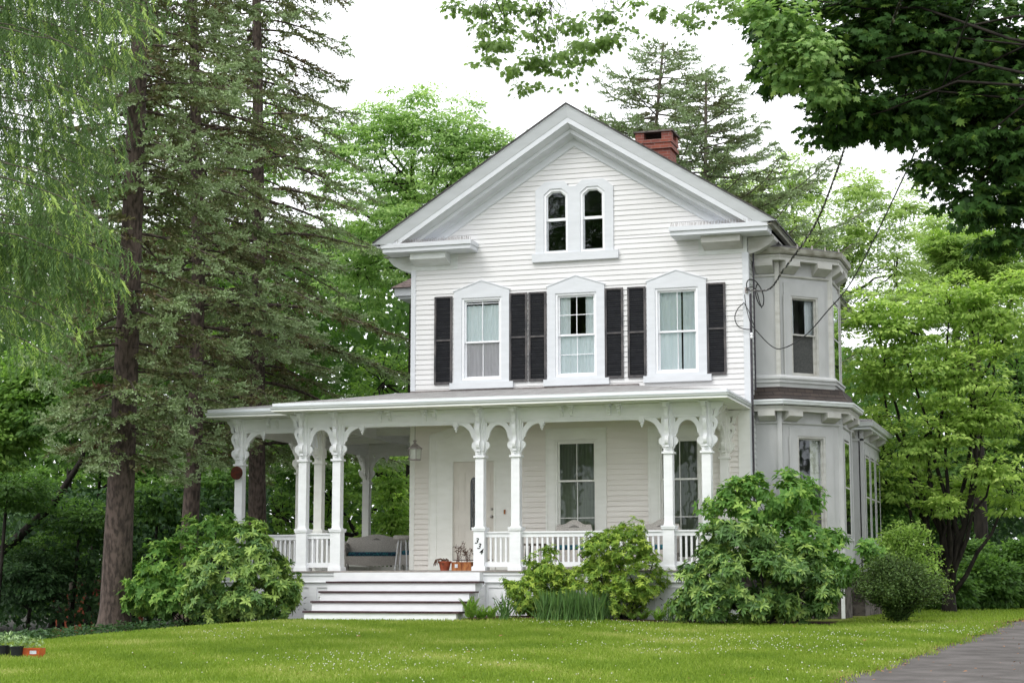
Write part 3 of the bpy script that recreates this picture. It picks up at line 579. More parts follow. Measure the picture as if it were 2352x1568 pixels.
# arched spandrels
def half(s_end, wide):
    """lower edge of a spandrel from the post face (s=0) towards the middle"""
    p = [(0,2.31),(.03,2.335),(.045,2.375)] + arc(.02,2.468,.085,.085,-65,78,8) + [(.062,2.57)]
    if wide: p += [(.075,2.62)] + arc(.44,2.60,.34,.295,175,92,10) + [(.44,2.895)]
    else: p += [(.08,2.62)] + arc(s_end,2.61,s_end-.095,.26,178,92,10)
    return p
def spandrel(a, b, fix, axis='x', mat='white'):
    g = b-a; wide = g > 1.0; t = .025; h = half(g/2, wide)
    lower = [(a+s, z) for s, z in h] + [(b-s, z) for s, z in reversed(h)]
    outline = [(a,2.972)] + lower + [(b,2.972)]
    hl = []
    for f in (lambda s: a+s, lambda s: b-s):
        hl.append([(f(.055),2.915),(f(.15 if wide else .12),2.915),(f(.055),2.80 if wide else 2.83)])
    mb = MB(); pl = 'xz' if axis == 'x' else 'yz'
    mb.prism(outline, fix-t, fix+t, pl, holes=hl)
    mb.build('arched_spandrel', mat, porch)
    mb = MB()
    bx = (lambda u0,u1,z0,z1,d: mb.box(u0,u1,fix-d,fix+d,z0,z1)) if axis == 'x' else (lambda u0,u1,z0,z1,d: mb.box(fix-d,fix+d,u0,u1,z0,z1))
    bx(a-.02, b+.02, 2.974, 3.20, .065); bx(a, b, 3.13, 3.2, .08); bx(a+.001, a+.028, 2.5, 2.973, .05); bx(b-.028, b-.001, 2.5, 2.973, .05); bx(a+.03, b-.03, 2.93, 2.973, .05)
    mb.build('beam', mat, porch)
    if wide:
        for s in (a+.44, b-.44):
            mb = MB(); X, Y = (s, fix) if axis == 'x' else (fix, s)
            mb.box(X-.052, X+.052, Y-.052, Y+.052, 2.86, 2.966); mb.box(X-.038, X+.038, Y-.038, Y+.038, 2.835, 2.86)
            mb.lathe([(.0,2.745),(.012,2.748),(.019,2.76),(.012,2.775),(.02,2.782),(.036,2.805),(.036,2.815),(.02,2.836),(0,2.837)], X, Y, 12)
            mb.build('pendant', mat, porch, False)
        n = 2 if g > 2 else 1
        for j in range(n):
            mid = a + g*(j+1)/(n+1) if n == 2 else a+g*.42
            for dx in (-.10, .10):
                mb = MB(); prf = [(0,3.195),(.17,3.195),(.17,3.165),(.12,3.14),(.12,3.105),(.08,3.09),(.07,3.05),(.03,3.02),(.03,3.0),(0,2.99)]
                if axis == 'x':
                    mb.prism([(fix-.065-q, z) for q, z in prf], mid+dx-.03, mid+dx+.03, 'yz'); mb.box(mid+dx-.065, mid+dx+.065, fix-.25, fix-.065, 3.175, 3.199)
                else:
                    sgn = 1 if fix > 0 else -1; mb.prism([(fix+sgn*(.065+q), z) for q, z in prf], mid+dx-.03, mid+dx+.03)
                mb.build('eave_bracket', mat, porch)
fy = PY+PW/2
for i in range(5): spandrel(c[i]+PW, c[i+1], fy)
spandrel(cA+PW, c[0], WY+PW/2); spandrel(PY+PW, WY, c[0]+PW/2, 'y'); spandrel(PY+PW, -.13, c[5]+PW/2, 'y', 'cream')
spandrel(WY+PW, 2.0, cA+PW/2, 'y', 'cream'); spandrel(2.0+PW, 5.972, cA+PW/2, 'y', 'cream'); spandrel(cA+PW, -.05, 5.972+PW/2, 'x', 'cream')
# railings
def railing(a, b, fix, axis='x', mat='white', z=0.):
    mb = MB(); g = b-a
    bx = (lambda u0,u1,z0,z1,d: mb.box(u0,u1,fix-d,fix+d,z0,z1)) if axis == 'x' else (lambda u0,u1,z0,z1,d: mb.box(fix-d,fix+d,u0,u1,z0,z1))
    bx(a,b,.735,.765,.055); bx(a,b,.655,.7345,.03); mb.build('top_rail', mat, porch)
    mb = MB(); bx = (lambda u0,u1,z0,z1,d: mb.box(u0,u1,fix-d,fix+d,z0,z1)) if axis == 'x' else (lambda u0,u1,z0,z1,d: mb.box(fix-d,fix+d,u0,u1,z0,z1))
    bx(a,b,.075,.17,.028); mb.build('bottom_rail', mat, porch)
    n = max(2, round(g/.107)-1); mb = MB()
    bx = (lambda u0,u1,z0,z1,d: mb.box(u0,u1,fix-d,fix+d,z0,z1)) if axis == 'x' else (lambda u0,u1,z0,z1,d: mb.box(fix-d,fix+d,u0,u1,z0,z1))
    for k in range(n):
        u = a + g*(k+1)/(n+1); bx(u-.019, u+.019, .168, .657, .019)
    mb.build('balusters', mat, porch)
for i in (0,2,3,4): railing(c[i]+PW+.027, c[i+1]-.027, fy)
railing(cA+PW+.027, c[0]-.027, WY+PW/2); railing(PY+PW, WY, c[0]+PW/2, 'y'); railing(PY+PW, -.13, c[5]+PW/2, 'y')
railing(WY+PW, 2.0, cA+PW/2, 'y', 'cream'); railing(2.0+PW, 5.97, cA+PW/2, 'y', 'cream'); railing(cA+PW, -.0, 5.972+PW/2, 'x', 'cream')
# ceiling, rafters, gutters, roof
EP = [(-3.99,6.75),(-3.99,-1.73),(-2.124,-1.73),(-2.124,-2.51),(7.325,-2.51),(7.325,.0)]
mb = MB(); mb.prism([(-3.95,6.7),(-3.95,-1.69),(-2.084,-1.69),(-2.084,-2.47),(7.285,-2.47),(7.285,-.01),(-.01,-.01),(-.01,6.7)], 3.205, 3.225, 'xy'); mb.build('ceiling', 'cream', porch)
mb = MB()
for y in (.0,2.0,4.0): mb.box(cA+.2, -.02, y, y+.14, 3.05, 3.204)
mb.box(c[0]+.02, c[0]+.15, -.92, 5.97, 3.0, 3.204); mb.build('ceiling_beam', 'cream', porch)
mb = MB(); mb.sweep([(0,3.303),(-.012,3.30),(-.02,3.265),(-.045,3.245),(-.05,3.226),(-.14,3.226),(-.14,3.303)], EP); mb.build('gutter', 'gutter', porch)
mb = MB(); mb.sweep([(-.055,3.335),(-.06,3.31),(-.14,3.306),(-.14,3.372),(-.055,3.372)], EP); mb.build('roof_edge', 'gutter', porch)
step = .1; vs = []; fs = []; idx = {}
segE = [((-3.9,6.7),(-3.9,-1.64)),((-3.9,-1.64),(-2.03,-1.64)),((-2.03,-1.64),(-2.03,-2.42)),((-2.03,-2.42),(7.235,-2.42)),((7.235,-2.42),(7.235,0))]
def dseg(p, a, b):
    ax, ay = a; bx_, by_ = b; dx, dy = bx_-ax, by_-ay; t = max(0, min(1, ((p[0]-ax)*dx+(p[1]-ay)*dy)/(dx*dx+dy*dy))); return math.hypot(p[0]-ax-t*dx, p[1]-ay-t*dy)
def inside(x, y): return (-2.03-1e-6 <= x <= 7.235+1e-6 and -2.42-1e-6 <= y <= 1e-6) or (-3.9-1e-6 <= x <= 1e-6 and -1.64-1e-6 <= y <= 6.7+1e-6)
xs = sorted(set([round(-3.9+i*.11,4) for i in range(int(11.135/.11)+1)]+[7.235,-2.03,0.])); ys = sorted(set([round(-2.42+i*.11,4) for i in range(int(9.12/.11)+1)]+[-1.64,0.,6.7]))
def vid(i, j):
    if (i,j) not in idx:
        p = (xs[i], ys[j]); d = min(dseg(p, a, b) for a, b in segE); z = 3.375 + min(.40, .168*d) + .004*math.sin(p[0]*5)*math.sin(p[1]*4)
        idx[(i,j)] = len(vs); vs.append((*p, z))
    return idx[(i,j)]
for i in range(len(xs)-1):
    for j in range(len(ys)-1):
        if inside((xs[i]+xs[i+1])/2, (ys[j]+ys[j+1])/2): fs.append((vid(i,j), vid(i+1,j), vid(i+1,j+1), vid(i,j+1)))
mb = MB(); mb.add(vs, fs); mb.build('porch_roof', 'greyshingle', porch)
mb = MB(); mb.box(.03,.86,-.03,-.02,3.74,3.79); mb.box(2.35,2.93,-.03,-.02,3.775,3.80); mb.prism([(-.01,3.73),(0,3.73),(0,3.80),(-.05,3.80)], 0, 5, 'yz'); mb.build('flashing', 'pewter', porch)
# skirt below the deck
SP = [(-3.76,6.3),(-3.76,-1.25),(-1.93,-1.25),(-1.93,-2.02),(7.0,-2.02),(7.0,0)]
mb = MB(); mb.sweep([(0,-.03),(.055,-.03),(.055,-.085),(.03,-.095),(.03,-.205),(.045,-.21),(.045,-.225),(.02,-.235),(0,-.235)], SP); mb.build('skirt_moulding', 'white', porch)
def skirt_panel(P, Q, z0, z1, n):
    d = Vector((Q[0]-P[0], Q[1]-P[1])); l = d.length; d.normalize(); nn = Vector((d.y,-d.x)); pw = l/n
    tf = lambda p: (P[0]+d.x*p[0]-nn.x*p[1], P[1]+d.y*p[0]-nn.y*p[1], p[2])
    for k in range(n):
        a = k*pw; m0, m1 = a+.09, a+pw-.09; cxm = (m0+m1)/2; zz = (z0+.05+z1-.11)/2
        mb = MB(); mb.prism([(a,z0),(a+pw,z0),(a+pw,z1),(a,z1)], 0, .02, holes=[[(m0,z0+.05),(m1,z0+.05),(m1,z1-.09),(m0,z1-.09)]], tf=tf)
        H = []
        for sx in (-1,1):
            for sz in (-1,1): H.append([(cxm+sx*.175,zz+sz*.12),(cxm+sx*.155,zz+sz*.14),(cxm+sx*.075,zz+sz*.065)])
            H.append(arc(cxm+sx*.13,zz,.013,.013,0,315,7)); H.append(arc(cxm,zz+sx*.12,.013,.013,0,315,7)); H.append(arc(cxm+sx*.032,zz,.02,.02,0,315,7)); H.append(arc(cxm,zz+sx*.035,.02,.02,0,315,7))
        if m1-m0 > .36: mb.prism([(m0,z0+.05),(m1,z0+.05),(m1,z1-.09),(m0,z1-.09)], .021, .034, holes=H, tf=tf)
        else: mb.prism([(m0,z0+.05),(m1,z0+.05),(m1,z1-.09),(m0,z1-.09)], .021, .034, tf=tf)
        mb.build('skirt_panel', 'white', porch)
skirt_panel((-1.93,-2.02),(-.70,-2.02),-1.0,-.236,2); skirt_panel((2.33,-2.02),(7.0,-2.02),-1.0,-.236,7); skirt_panel((-3.76,-1.25),(-1.93,-1.25),-1.35,-.236,3)
skirt_panel((-1.93,-1.25),(-1.93,-2.02),-1.1,-.236,1); skirt_panel((-3.76,6.3),(-3.76,-1.25),-1.5,-.236,8); skirt_panel((7.0,-2.02),(7.0,0),-1.0,-.236,3)
# steps
SY = [-2.623,-2.98,-3.36,-3.72]; SZ = [-.205,-.394,-.581,-.768]
X0, X1 = -.745, 2.345
mb = MB(); mb.box(X0+.0, X1-.02, -2.27, -2.05, -.20, -.031)
for k in range(4): mb.box(X0+.005, X1, SY[k]+.03, (SY[k-1]+.03 if k else -2.1), -1.25, SZ[k]-.036)
stp = mb.build('steps', 'white', porch, label='five wide white front steps with maroon edges')
mb = MB()
for k in range(4): mb.box(X0-.02, X1+.075-.0*k, SY[k], (SY[k-1]+.029 if k else -2.271), SZ[k]-.035, SZ[k])
mb.build('tread', 'tread', porch)
mb = MB(); dia = lambda y, z: [(y-.025,z),(y,z-.06),(y+.025,z),(y,z+.06)]
mb.prism([(-2.06,-.24),(-2.45,-.42),(-2.75,-1.1),(-2.06,-1.1)], X1+.01, X1+.03, 'yz', holes=[dia(-2.2-.08*a,-.52-.14*b) for a in range(4) for b in range(3) if a < 3 or b > 1]); mb.build('lattice', 'white', porch)
# house number 3 3 4 on the post right of the steps
def digit(ch, x, z):
    cu = bpy.data.curves.new('digit', 'FONT'); cu.body = ch; cu.size = .15; cu.shear = .35; cu.extrude = .002; cu.align_x = 'CENTER'; cu.offset = .0015
    t = bpy.data.objects.new('tmp', cu); COL.objects.link(t); me = bpy.data.meshes.new_from_object(t.evaluated_get(bpy.context.evaluated_depsgraph_get())); bpy.data.objects.remove(t)
    me.materials.clear(); me.materials.append(M['dark']); o = bpy.data.objects.new('house_number', me); COL.objects.link(o); o.parent = porch
    o.rotation_euler = (R(90),0,0); o.location = (x, PY+PW/2-.117, z); o['label'] = 'black numeral %s on the post beside the steps' % ch
digit('3', 2.128, .535); digit('3', 2.178, .43); digit('4', 2.222, .325)
# ================================================================== GROUND
G = np.random.default_rng(11)
def sheet(name, xs_, fn, mat, kind='structure'):
    """xs_: rows of (x, y) world points"""
    rows = len(xs_); n = len(xs_[0]); v = [(p[0], p[1], fn(p[0], p[1])) for r in xs_ for p in r]
    f = [(i*n+j, i*n+j+1, (i+1)*n+j+1, (i+1)*n+j) for i in range(rows-1) for j in range(n-1)]
    me = bpy.data.meshes.new(name); me.from_pydata(v, [], f); me.materials.append(mat); me.polygons.foreach_set('use_smooth', [True]*len(f))
    o = bpy.data.objects.new(name, me); COL.objects.link(o); return tag(o, kind=kind)
soil = surf('forest floor', (.030,.026,.018), (.015,.018,.010), (2.5,2.5,2.5), .95, bump=.6, bscale=(9,9,9))
gx = np.concatenate([np.arange(-400,-40,40), np.arange(-40,60,1.5), np.arange(60,420,40)]); gy = np.concatenate([np.arange(-120,-40,20), np.arange(-40,60,1.5), np.arange(60,520,50)])
sheet('ground', [[(x,y) for x in gx] for y in gy], lambda x,y: float(gz(x,y))-.035, soil)
HL = [ground_at(-150,1498), ground_at(0,1481), ground_at(120,1471), ground_at(230,1459), ground_at(330,1450), ground_at(430,1441), ground_at(560,1432)]
HR = [ground_at(1780,1600), ground_at(1890,1567), ground_at(1960,1546), ground_at(2100,1500), ground_at(2250,1452), ground_at(2352,1421)]
hl = [(-8.,-60.), (-4.,-26.)] + sorted([(p[0], p[1]) for p in HL], key=lambda q: q[1])
def Lx(y):
    pts = hl
    return float(np.interp(y, [p[1] for p in pts], [p[0] for p in pts])) if y < pts[-1][1] else pts[-1][0] + (y-pts[-1][1])*0
Rp = sorted([(p[1], p[0]) for p in HR]); Rp = [(-60, Rp[0][1]-2.5)] + Rp + [(7,12.3),(12,12.6),(20,12.0),(26,11.0)]
def Rx(y): return float(np.interp(y, [p[0] for p in Rp], [p[1] for p in Rp])) + .06*math.sin(y*2.3) + .035*math.sin(y*6.1+1)
def lawnmat():
    m, nt, b = newmat('mown lawn'); mp = coords(nt, (1,1,1)); cols = []
    def ramp(scale, c1, c2, lo, hi, det=5):
        no = N(nt, 'ShaderNodeTexNoise', Scale=scale, Detail=float(det)); nt.links.new(mp.outputs[0], no.inputs['Vector'])
        cr = N(nt, 'ShaderNodeValToRGB'); e = cr.color_ramp.elements; e[0].position=lo; e[0].color=(*c1,1); e[1].position=hi; e[1].color=(*c2,1); nt.links.new(no.outputs[0], cr.inputs[0]); return cr
    a = ramp(.55, (.12,.195,.014), (.24,.25,.06), .42, .66); c_ = ramp(7, (.45,.45,.45), (1.15,1.15,1.15), .3, .7, 8)
    mx = N(nt, 'ShaderNodeMix', data_type='RGBA', blend_type='MULTIPLY'); mx.inputs[0].default_value = .8
    nt.links.new(a.outputs[0], mx.inputs[6]); nt.links.new(c_.outputs[0], mx.inputs[7]); nt.links.new(mx.outputs[2], b.inputs['Base Color'])
    b.inputs['Roughness'].default_value = .9; b.inputs['Specular IOR Level'].default_value = .1; return m
ys_ = np.concatenate([np.arange(-60,-24,4), np.arange(-24,26.1,.2)])
sheet('lawn', [[(Lx(y)+(Rx(y)-Lx(y))*t, y) for t in np.linspace(0,1,60)] for y in ys_], lambda x,y: float(gz(x,y)), lawnmat())
bedm = surf('dark bark mulch', (.045,.028,.02), (.10,.045,.03), (22,22,22), .95, lo=.45, hi=.62, bump=1., bscale=(40,40,40))
def bed_y(x): return -3.28 + .12*math.sin(x*1.7) + .08*math.sin(x*4.1+1)
sheet('planting_bed', [[(x, bed_y(x)+(-1.9-bed_y(x))*t) for x in np.linspace(2.45,9.2,60)] for t in np.linspace(0,1,8)], lambda x,y: float(gz(x,y))+.012, bedm)
sheet('planting_bed', [[(x, (-2.95+.1*math.sin(x*2.3))*(1-t)-1.0*t) for x in np.linspace(-5.2,-.78,40)] for t in np.linspace(0,1,8)], lambda x,y: float(gz(x,y))+.012, bedm)
asph = surf('old asphalt', (.155,.142,.136), (.10,.092,.087), (2.2,2.2,2.2), .95, detail=15, lo=.36, hi=.66, bump=1., bscale=(38,38,38), spec=.1)
sheet('driveway', [[(Rx(y)-.12+t*5.5, y) for t in np.linspace(0,1,10)] for y in ys_], lambda x,y: float(gz(x,y))-.018, asph)
sheet('street', [[(x,y) for x in np.linspace(-60,80,20)] for y in (-60,-56,-52)], lambda x,y: float(gz(x,y))+.02, asph)
# ================================================================== LEAF ENGINE
def norm(a): return a/np.maximum(1e-9, np.linalg.norm(a, axis=-1, keepdims=True))
def leaves(name, P, A, Nn, S_, T, mat, parent=None, tmpl='leaf', label=None):
    """P positions, A leaf axis directions, Nn leaf normals, S_ sizes, T tint 0..1"""
    TV, TF = TMPL[tmpl]; P = np.asarray(P, float); n = len(P); k = len(TV)
    A = norm(A); B = norm(np.cross(A, Nn)); Z = np.cross(B, A); S_ = np.broadcast_to(np.asarray(S_, float).reshape(-1,1) if np.ndim(S_) else np.full((n,1), S_), (n,1))
    V = P[:,None,:] + S_[:,None,:]*(B[:,None,:]*TV[None,:,0:1] + A[:,None,:]*TV[None,:,1:2] + Z[:,None,:]*TV[None,:,2:3])
    F = (TF[None,:,:] + (np.arange(n)*k)[:,None,None]).reshape(-1)
    c_ = TF.shape[1]; nf = n*len(TF)
    me = bpy.data.meshes.new(name); me.vertices.add(n*k); me.vertices.foreach_set('co', V.reshape(-1).astype(np.float32))
    me.loops.add(len(F)); me.loops.foreach_set('vertex_index', F.astype(np.int32)); me.polygons.add(nf)
    me.polygons.foreach_set('loop_start', (np.arange(nf)*c_).astype(np.int32)); me.polygons.foreach_set('loop_total', np.full(nf, c_, np.int32))
    a = me.attributes.new('tint', 'FLOAT', 'POINT'); a.data.foreach_set('value', np.repeat(np.clip(T,0,1), k).astype(np.float32))
    me.materials.append(mat); me.update(calc_edges=True)
    o = bpy.data.objects.new(name, me); COL.objects.link(o)
    if parent: o.parent = parent
    if label: o['label'] = label
    return o
TMPL = {'leaf': (np.array([(0,0,0),(.26,.42,.06),(0,1,-.1),(-.26,.42,.06)]), np.array([(0,1,2),(0,2,3)])),
        'long': (np.array([(0,0,0),(.155,.35,.05),(.14,.7,-.01),(0,1,-.16),(-.14,.7,-.01),(-.155,.35,.05)]), np.array([(0,1,2,3),(0,3,4,5)])),
        'needle': (np.array([(-.14,0,0),(.14,0,0),(.05,1,0),(-.05,1,0)]), np.array([(0,1,2,3)])),
        'blade': (np.array([(-.04,0,0),(.04,0,0),(.02,.6,.05),(0,1,.16),(-.02,.6,.05)]), np.array([(0,1,2,3,4)])),
        'maple': (np.array([(0,0,0),(.30,.02,-.04),(.22,.20,0),(.52,.38,-.10),(.26,.46,0),(.30,.72,-.04),(.10,.62,.02),(0,1.0,-.08),(-.10,.62,.02),(-.30,.72,-.04),(-.26,.46,0),(-.52,.38,-.10),(-.22,.20,0),(-.30,.02,-.04)]),
                  np.array([(0,1,2),(2,3,4),(4,5,6),(6,7,8),(8,9,10),(10,11,12),(12,13,0),(0,2,12),(2,4,10),(2,10,12),(4,6,8),(4,8,10)])),
        'thin': (np.array([(-.016,0,0),(.016,0,0),(.010,.6,.04),(0,1,.16),(-.010,.6,.04)]), np.array([(0,1,2,3,4)])),
        'flower': (np.array([(.5,0,.5),(0,.5,.5),(-.5,0,.5),(0,-.5,.5),(0,0,1.),(0,0,0)]), np.array([(0,1,4),(1,2,4),(2,3,4),(3,0,4),(1,0,5),(2,1,5),(3,2,5),(0,3,5)]))}
# a spruce sprig: needles bunched round an axis and two short side twigs
def sprig(n_main, seed, spread=.16, side=True):
    r = np.random.default_rng(seed); V = []; F = []
    ax = [((0,0,0),(0,1,0),n_main)]
    if side:
        for s in (-1,1):
            for b in (.3,.55): ax.append(((0,b,0),(s*.38,.33,-.04),max(2,n_main//3)))
    for o_, d, m in ax:
        o_ = np.array(o_, float); d = np.array(d, float); l = np.linalg.norm(d)
        for i in range(m):
            t = (i+r.random())/m; p = o_+d*t; th = r.uniform(0, 2*math.pi); side_ = np.array([math.cos(th), .9, math.sin(th)*.9]); side_ /= np.linalg.norm(side_)
            wv = np.cross(side_, [r.normal(), r.normal(), 1.]); wv /= np.linalg.norm(wv); L_ = spread*r.uniform(.7,1.25); k = len(V)
            V += [p-wv*.05, p+wv*.05, p+side_*L_+wv*.04, p+side_*L_-wv*.04]; F.append((k,k+1,k+2,k+3))
    return np.array(V), np.array(F)
TMPL['sprig'] = sprig(14, 1, .17); TMPL['sprig2'] = sprig(14, 2, .11, False)
def rdir(n): return norm(G.normal(size=(n,3)))
def ell(blobs, n, power=.45, lim=None):
    """random points biased to the surface of a union of ellipsoids (x, y, z, rx, ry, rz); returns points and outward directions"""
    b = np.array(blobs, float); vol = (b[:,3]*b[:,4]*b[:,5])**.75; i = G.choice(len(b), n, p=vol/vol.sum()); d = rdir(n)
    r = G.random(n)**power; p = b[i,:3] + d*b[i,3:6]*r[:,None]; return p, norm(d/b[i,3:6]*b[i,3:6].mean(1, keepdims=True))
def V2B(vb):
    """(vx, vy, depth, half width px, half height px[, half depth px]) to ellipsoids in metres"""
    out = []
    for q in vb:
        p = at(q[0], q[1], q[2]); k = q[2]/FV; out.append((p[0], p[1], p[2], q[3]*k, (q[5] if len(q) > 5 else q[3])*k, q[4]*k))
    return out
def limbs(mb, base, tips, r0, r1, n=5, sag=.12, rnd=.08):
    for t in tips:
        b = Vector(base if not callable(base) else base(t)); t = Vector(t); L_ = (t-b).length; pts = []
        for i in range(6):
            u = i/5; p = b.lerp(t, u); p.z += math.sin(u*math.pi)*L_*sag*(.6); j = rnd*L_*math.sin(u*math.pi); pts.append(p + Vector((random.uniform(-j,j), random.uniform(-j,j), random.uniform(-j,j)*.5)))
        mb.tube(pts, [r0*(1-u/5)+r1*(u/5) for u in range(6)], n)
def clumped(blobs, ncl, k, rad, size, mat, name='crown', parent=None, tmpl='leaf', flat=.5, power=.4, up=.8, shift=0, keep=None, droop=.35, tvar=.22):
    """leaves gathered in umbrella-like clumps spread over the crown"""
    C0, D0 = ell(blobs, ncl, power)
    if keep is not None: m = keep(C0); C0 = C0[m]; D0 = D0[m]
    n = len(C0); kk = np.repeat(np.arange(n), k); r = rad*G.uniform(.6,1.35,n)[kk]; d = rdir(n*k); d[:,2] = np.abs(d[:,2])*.9 - .25
    P = C0[kk] + d*np.stack([r, r, r*flat], 1)*(G.random(n*k)**.5)[:,None]
    A = norm(d*np.array([1,1,.3]) + D0[kk]*.5 + rdir(n*k)*.45 - np.array([0,0,droop])); Nn = norm(np.array([0,-.25,up]) + D0[kk]*.8 + rdir(n*k)*.5)
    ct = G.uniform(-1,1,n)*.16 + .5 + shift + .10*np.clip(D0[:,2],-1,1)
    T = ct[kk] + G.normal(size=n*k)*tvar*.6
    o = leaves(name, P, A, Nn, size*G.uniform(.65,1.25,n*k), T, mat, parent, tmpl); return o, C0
# ================================================================== SPRUCES
def spruce(label, tr, L_fn, z0, z1, seed, rt=.30, dens=1.0, mat='spruce', name='spruce_tree', group=None, twig=.44, bark='bark', drop=1., dead=True, az=None, upturn=.0, front=.42):
    rs = np.random.default_rng(seed); tr = [Vector(p) for p in tr]
    root = empty(name, tuple(tr[0]), label, 'spruce' if 'spruce' in name else 'fir', group); off = np.array(tr[0])
    mb = MB(); zb = [p.z for p in tr]; zt = zb[-1]; z_0 = zb[0]
    rad = [rt*(1-.78*(p.z-z_0)/max(1,(zt-z_0))) for p in tr]
    p0 = tr[0]; flare = [(p0.x,p0.y,p0.z-.2)] ; pts = [Vector(flare[0]), p0, p0.lerp(tr[1],.05), p0.lerp(tr[1],.12)] + tr[1:]
    rr = [rt*1.75, rt*1.45, rt*1.15, rt*1.02] + rad[1:]
    mb.tube([tuple(np.array(p)-off) for p in pts], rr, 12); trunk = mb.build('trunk', bark, root, True)
    def tp(z): return np.array([np.interp(z, zb, [p.x for p in tr]), np.interp(z, zb, [p.y for p in tr]), z])
    P=[];A=[];Nn=[];S_=[];T=[]; bm_ = MB(); db = MB(); z = z0
    while z < z1:
        nb = 4 if rs.random() < .6 else 5; a0 = rs.uniform(0, 6.28)
        for b in range(nb):
            a = a0 + b*2*math.pi/nb + rs.normal()*.3
            if az is not None and rs.random() < .85: a = az + rs.normal()*.9
            fc = math.cos(a)*(CAM[0]-tr[0].x)+math.sin(a)*(CAM[1]-tr[0].y); fc /= math.hypot(CAM[0]-tr[0].x, CAM[1]-tr[0].y)
            if front and fc > .45 and rs.random() < front: continue
            L0 = L_fn(z)*rs.uniform(.55,1.15); zz = z+rs.uniform(-.12,.12); o_ = tp(zz); h = np.array([math.cos(a), math.sin(a), 0.]); sl = rs.uniform(-.05,.18)
            npt = 9; bp = []
            for i in range(npt):
                t = i/(npt-1); bp.append(o_ + h*L0*t + np.array([0,0, L0*(sl*t - .42*drop*t*t + (.12+upturn)*t**4)]) )
            bm_.tube([tuple(q-off) for q in bp], [.035*(L0/3)*(1-.85*i/(npt-1))+.006 for i in range(npt)], 4, cap=False)
            sd_ = np.array([-h[1], h[0], 0]); m = int(L0/.13*dens); brt = rs.normal()*.10
            for j in range(m):
                t = .18+.82*(j+rs.random())/m
                if t < .45 and rs.random() < .55: continue
                q = np.array([np.interp(t, np.linspace(0,1,npt), [v[c_] for v in bp]) for c_ in range(3)]); s = 1 if j % 2 else -1
                lt = twig*(1.15-.75*t)*rs.uniform(.6,1.2) + .10; dd = h*rs.uniform(.35,.8) + sd_*s*rs.uniform(.35,.9) + np.array([0,0,-rs.uniform(.05,.55)*drop+upturn])
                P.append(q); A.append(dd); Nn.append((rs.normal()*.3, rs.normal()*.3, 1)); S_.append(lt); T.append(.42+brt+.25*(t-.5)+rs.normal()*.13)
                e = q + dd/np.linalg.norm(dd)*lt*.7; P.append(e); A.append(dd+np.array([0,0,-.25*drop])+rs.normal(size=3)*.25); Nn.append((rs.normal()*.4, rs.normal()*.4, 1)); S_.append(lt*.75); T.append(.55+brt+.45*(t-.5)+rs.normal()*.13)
            for _ in range(3): P.append(bp[-1]+rs.normal(size=3)*.05); A.append(h+np.array([0,0,.1])+rs.normal(size=3)*.3); Nn.append((0,0,1)); S_.append(.34); T.append(.8)
        if dead and rs.random() < .5:
            a = rs.uniform(0,6.28); o_ = tp(z); l = rs.uniform(.5,1.9); h = np.array([math.cos(a),math.sin(a),0]); db = MB()
            db.tube([tuple(o_+h*l*t+np.array([0,0,-.35*l*t*t])-off) for t in (0,.3,.6,1)], [.016,.012,.008,.004], 4, cap=False); db.build('dead_twig', 'deadtwig', root)
        z += (.25 if z < 8.5 else .33)/dens*rs.uniform(.7,1.35)
    bm_.build('branches', bark, root)
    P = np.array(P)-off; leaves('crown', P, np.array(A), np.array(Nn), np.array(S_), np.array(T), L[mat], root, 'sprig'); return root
def trunkline(*vp):   # (vx, vy, depth)
    return [tuple(at(*q)) for q in vp]
random.seed(5)
# ---- the three big spruces at the left
d1 = 37.0; g1 = at(262,1452,d1)
t1 = [tuple(g1)] + trunkline((283,1000,d1),(300,600,d1),(316,200,d1),(326,-80,d1+.3),(334,-500,d1+1),(338,-800,d1+1.2))
spruce('tall spruce with the thickest trunk, nearest of the three left of the porch', t1, lambda z: np.interp(z, [1.2,3,6,10,14,20], [.8,1.8,2.3,2.2,1.9,.6]), 2.4, 19.5, 21, .31, .95, front=.15)
g2 = at(424,1432,d1+5.5)
t2 = [tuple(g2)] + trunkline((448,1000,d1+5.5),(456,600,d1+5.5),(448,200,d1+5.5),(440,-80,d1+5.6),(436,-500,d1+6),(436,-750,d1+6.3))
spruce('slimmer spruce standing between the thick trunked spruce and the porch', t2, lambda z: np.interp(z, [2.6,3.6,5,8,11,14,20], [.9,1.4,2.4,2.9,2.4,1.8,.6]), 2.8, 19.5, 22, .215, .95)
g3 = at(592,1395,49)
t3 = [tuple(g3)] + trunkline((590,1000,49),(594,600,49),(592,200,49),(588,-80,49),(586,-400,49.3),(586,-600,49.5))
spruce('spruce rising behind the porch roof with long boughs towards the gable', t3, lambda z: np.interp(z, [1.2,3,6,9,12,15,20], [2.0,3.4,4.1,3.9,2.9,2.6,.7]), 3.6, 19.5, 23, .26, .95)
# ---- firs behind the roof on the right
for k, (vx, top_, bot, d, lb, Lw) in enumerate(((1502,98,620,56,'fir with a leaning bare looking leader behind the chimney', 3.1),(1622,176,640,54,'fir just right of the chimney with upswept tiers', 3.9))):
    a = at(vx-8, bot+900, d); b = at(vx, bot, d); m = at(vx-2, (top_+bot)/2, d); tpt = at(vx+(22 if k == 0 else 0), top_, d)
    zt = tpt[2]
    spruce(lb, [(a[0],a[1],-1.1), tuple(b), tuple(m), tuple(tpt)], (lambda zt, Lw: (lambda z: np.interp(zt-z, [0,.5,1.5,2.5,4,7], [.5,1.0,1.9,2.5,Lw*1.1,Lw*1.3])))(zt, Lw), 6.0, zt-.1, 31+k, .17, 1.0, 'fir', 'fir_tree', 'firs behind the roof', .40, 'barkgrey', .25, False, upturn=.12, front=.2)
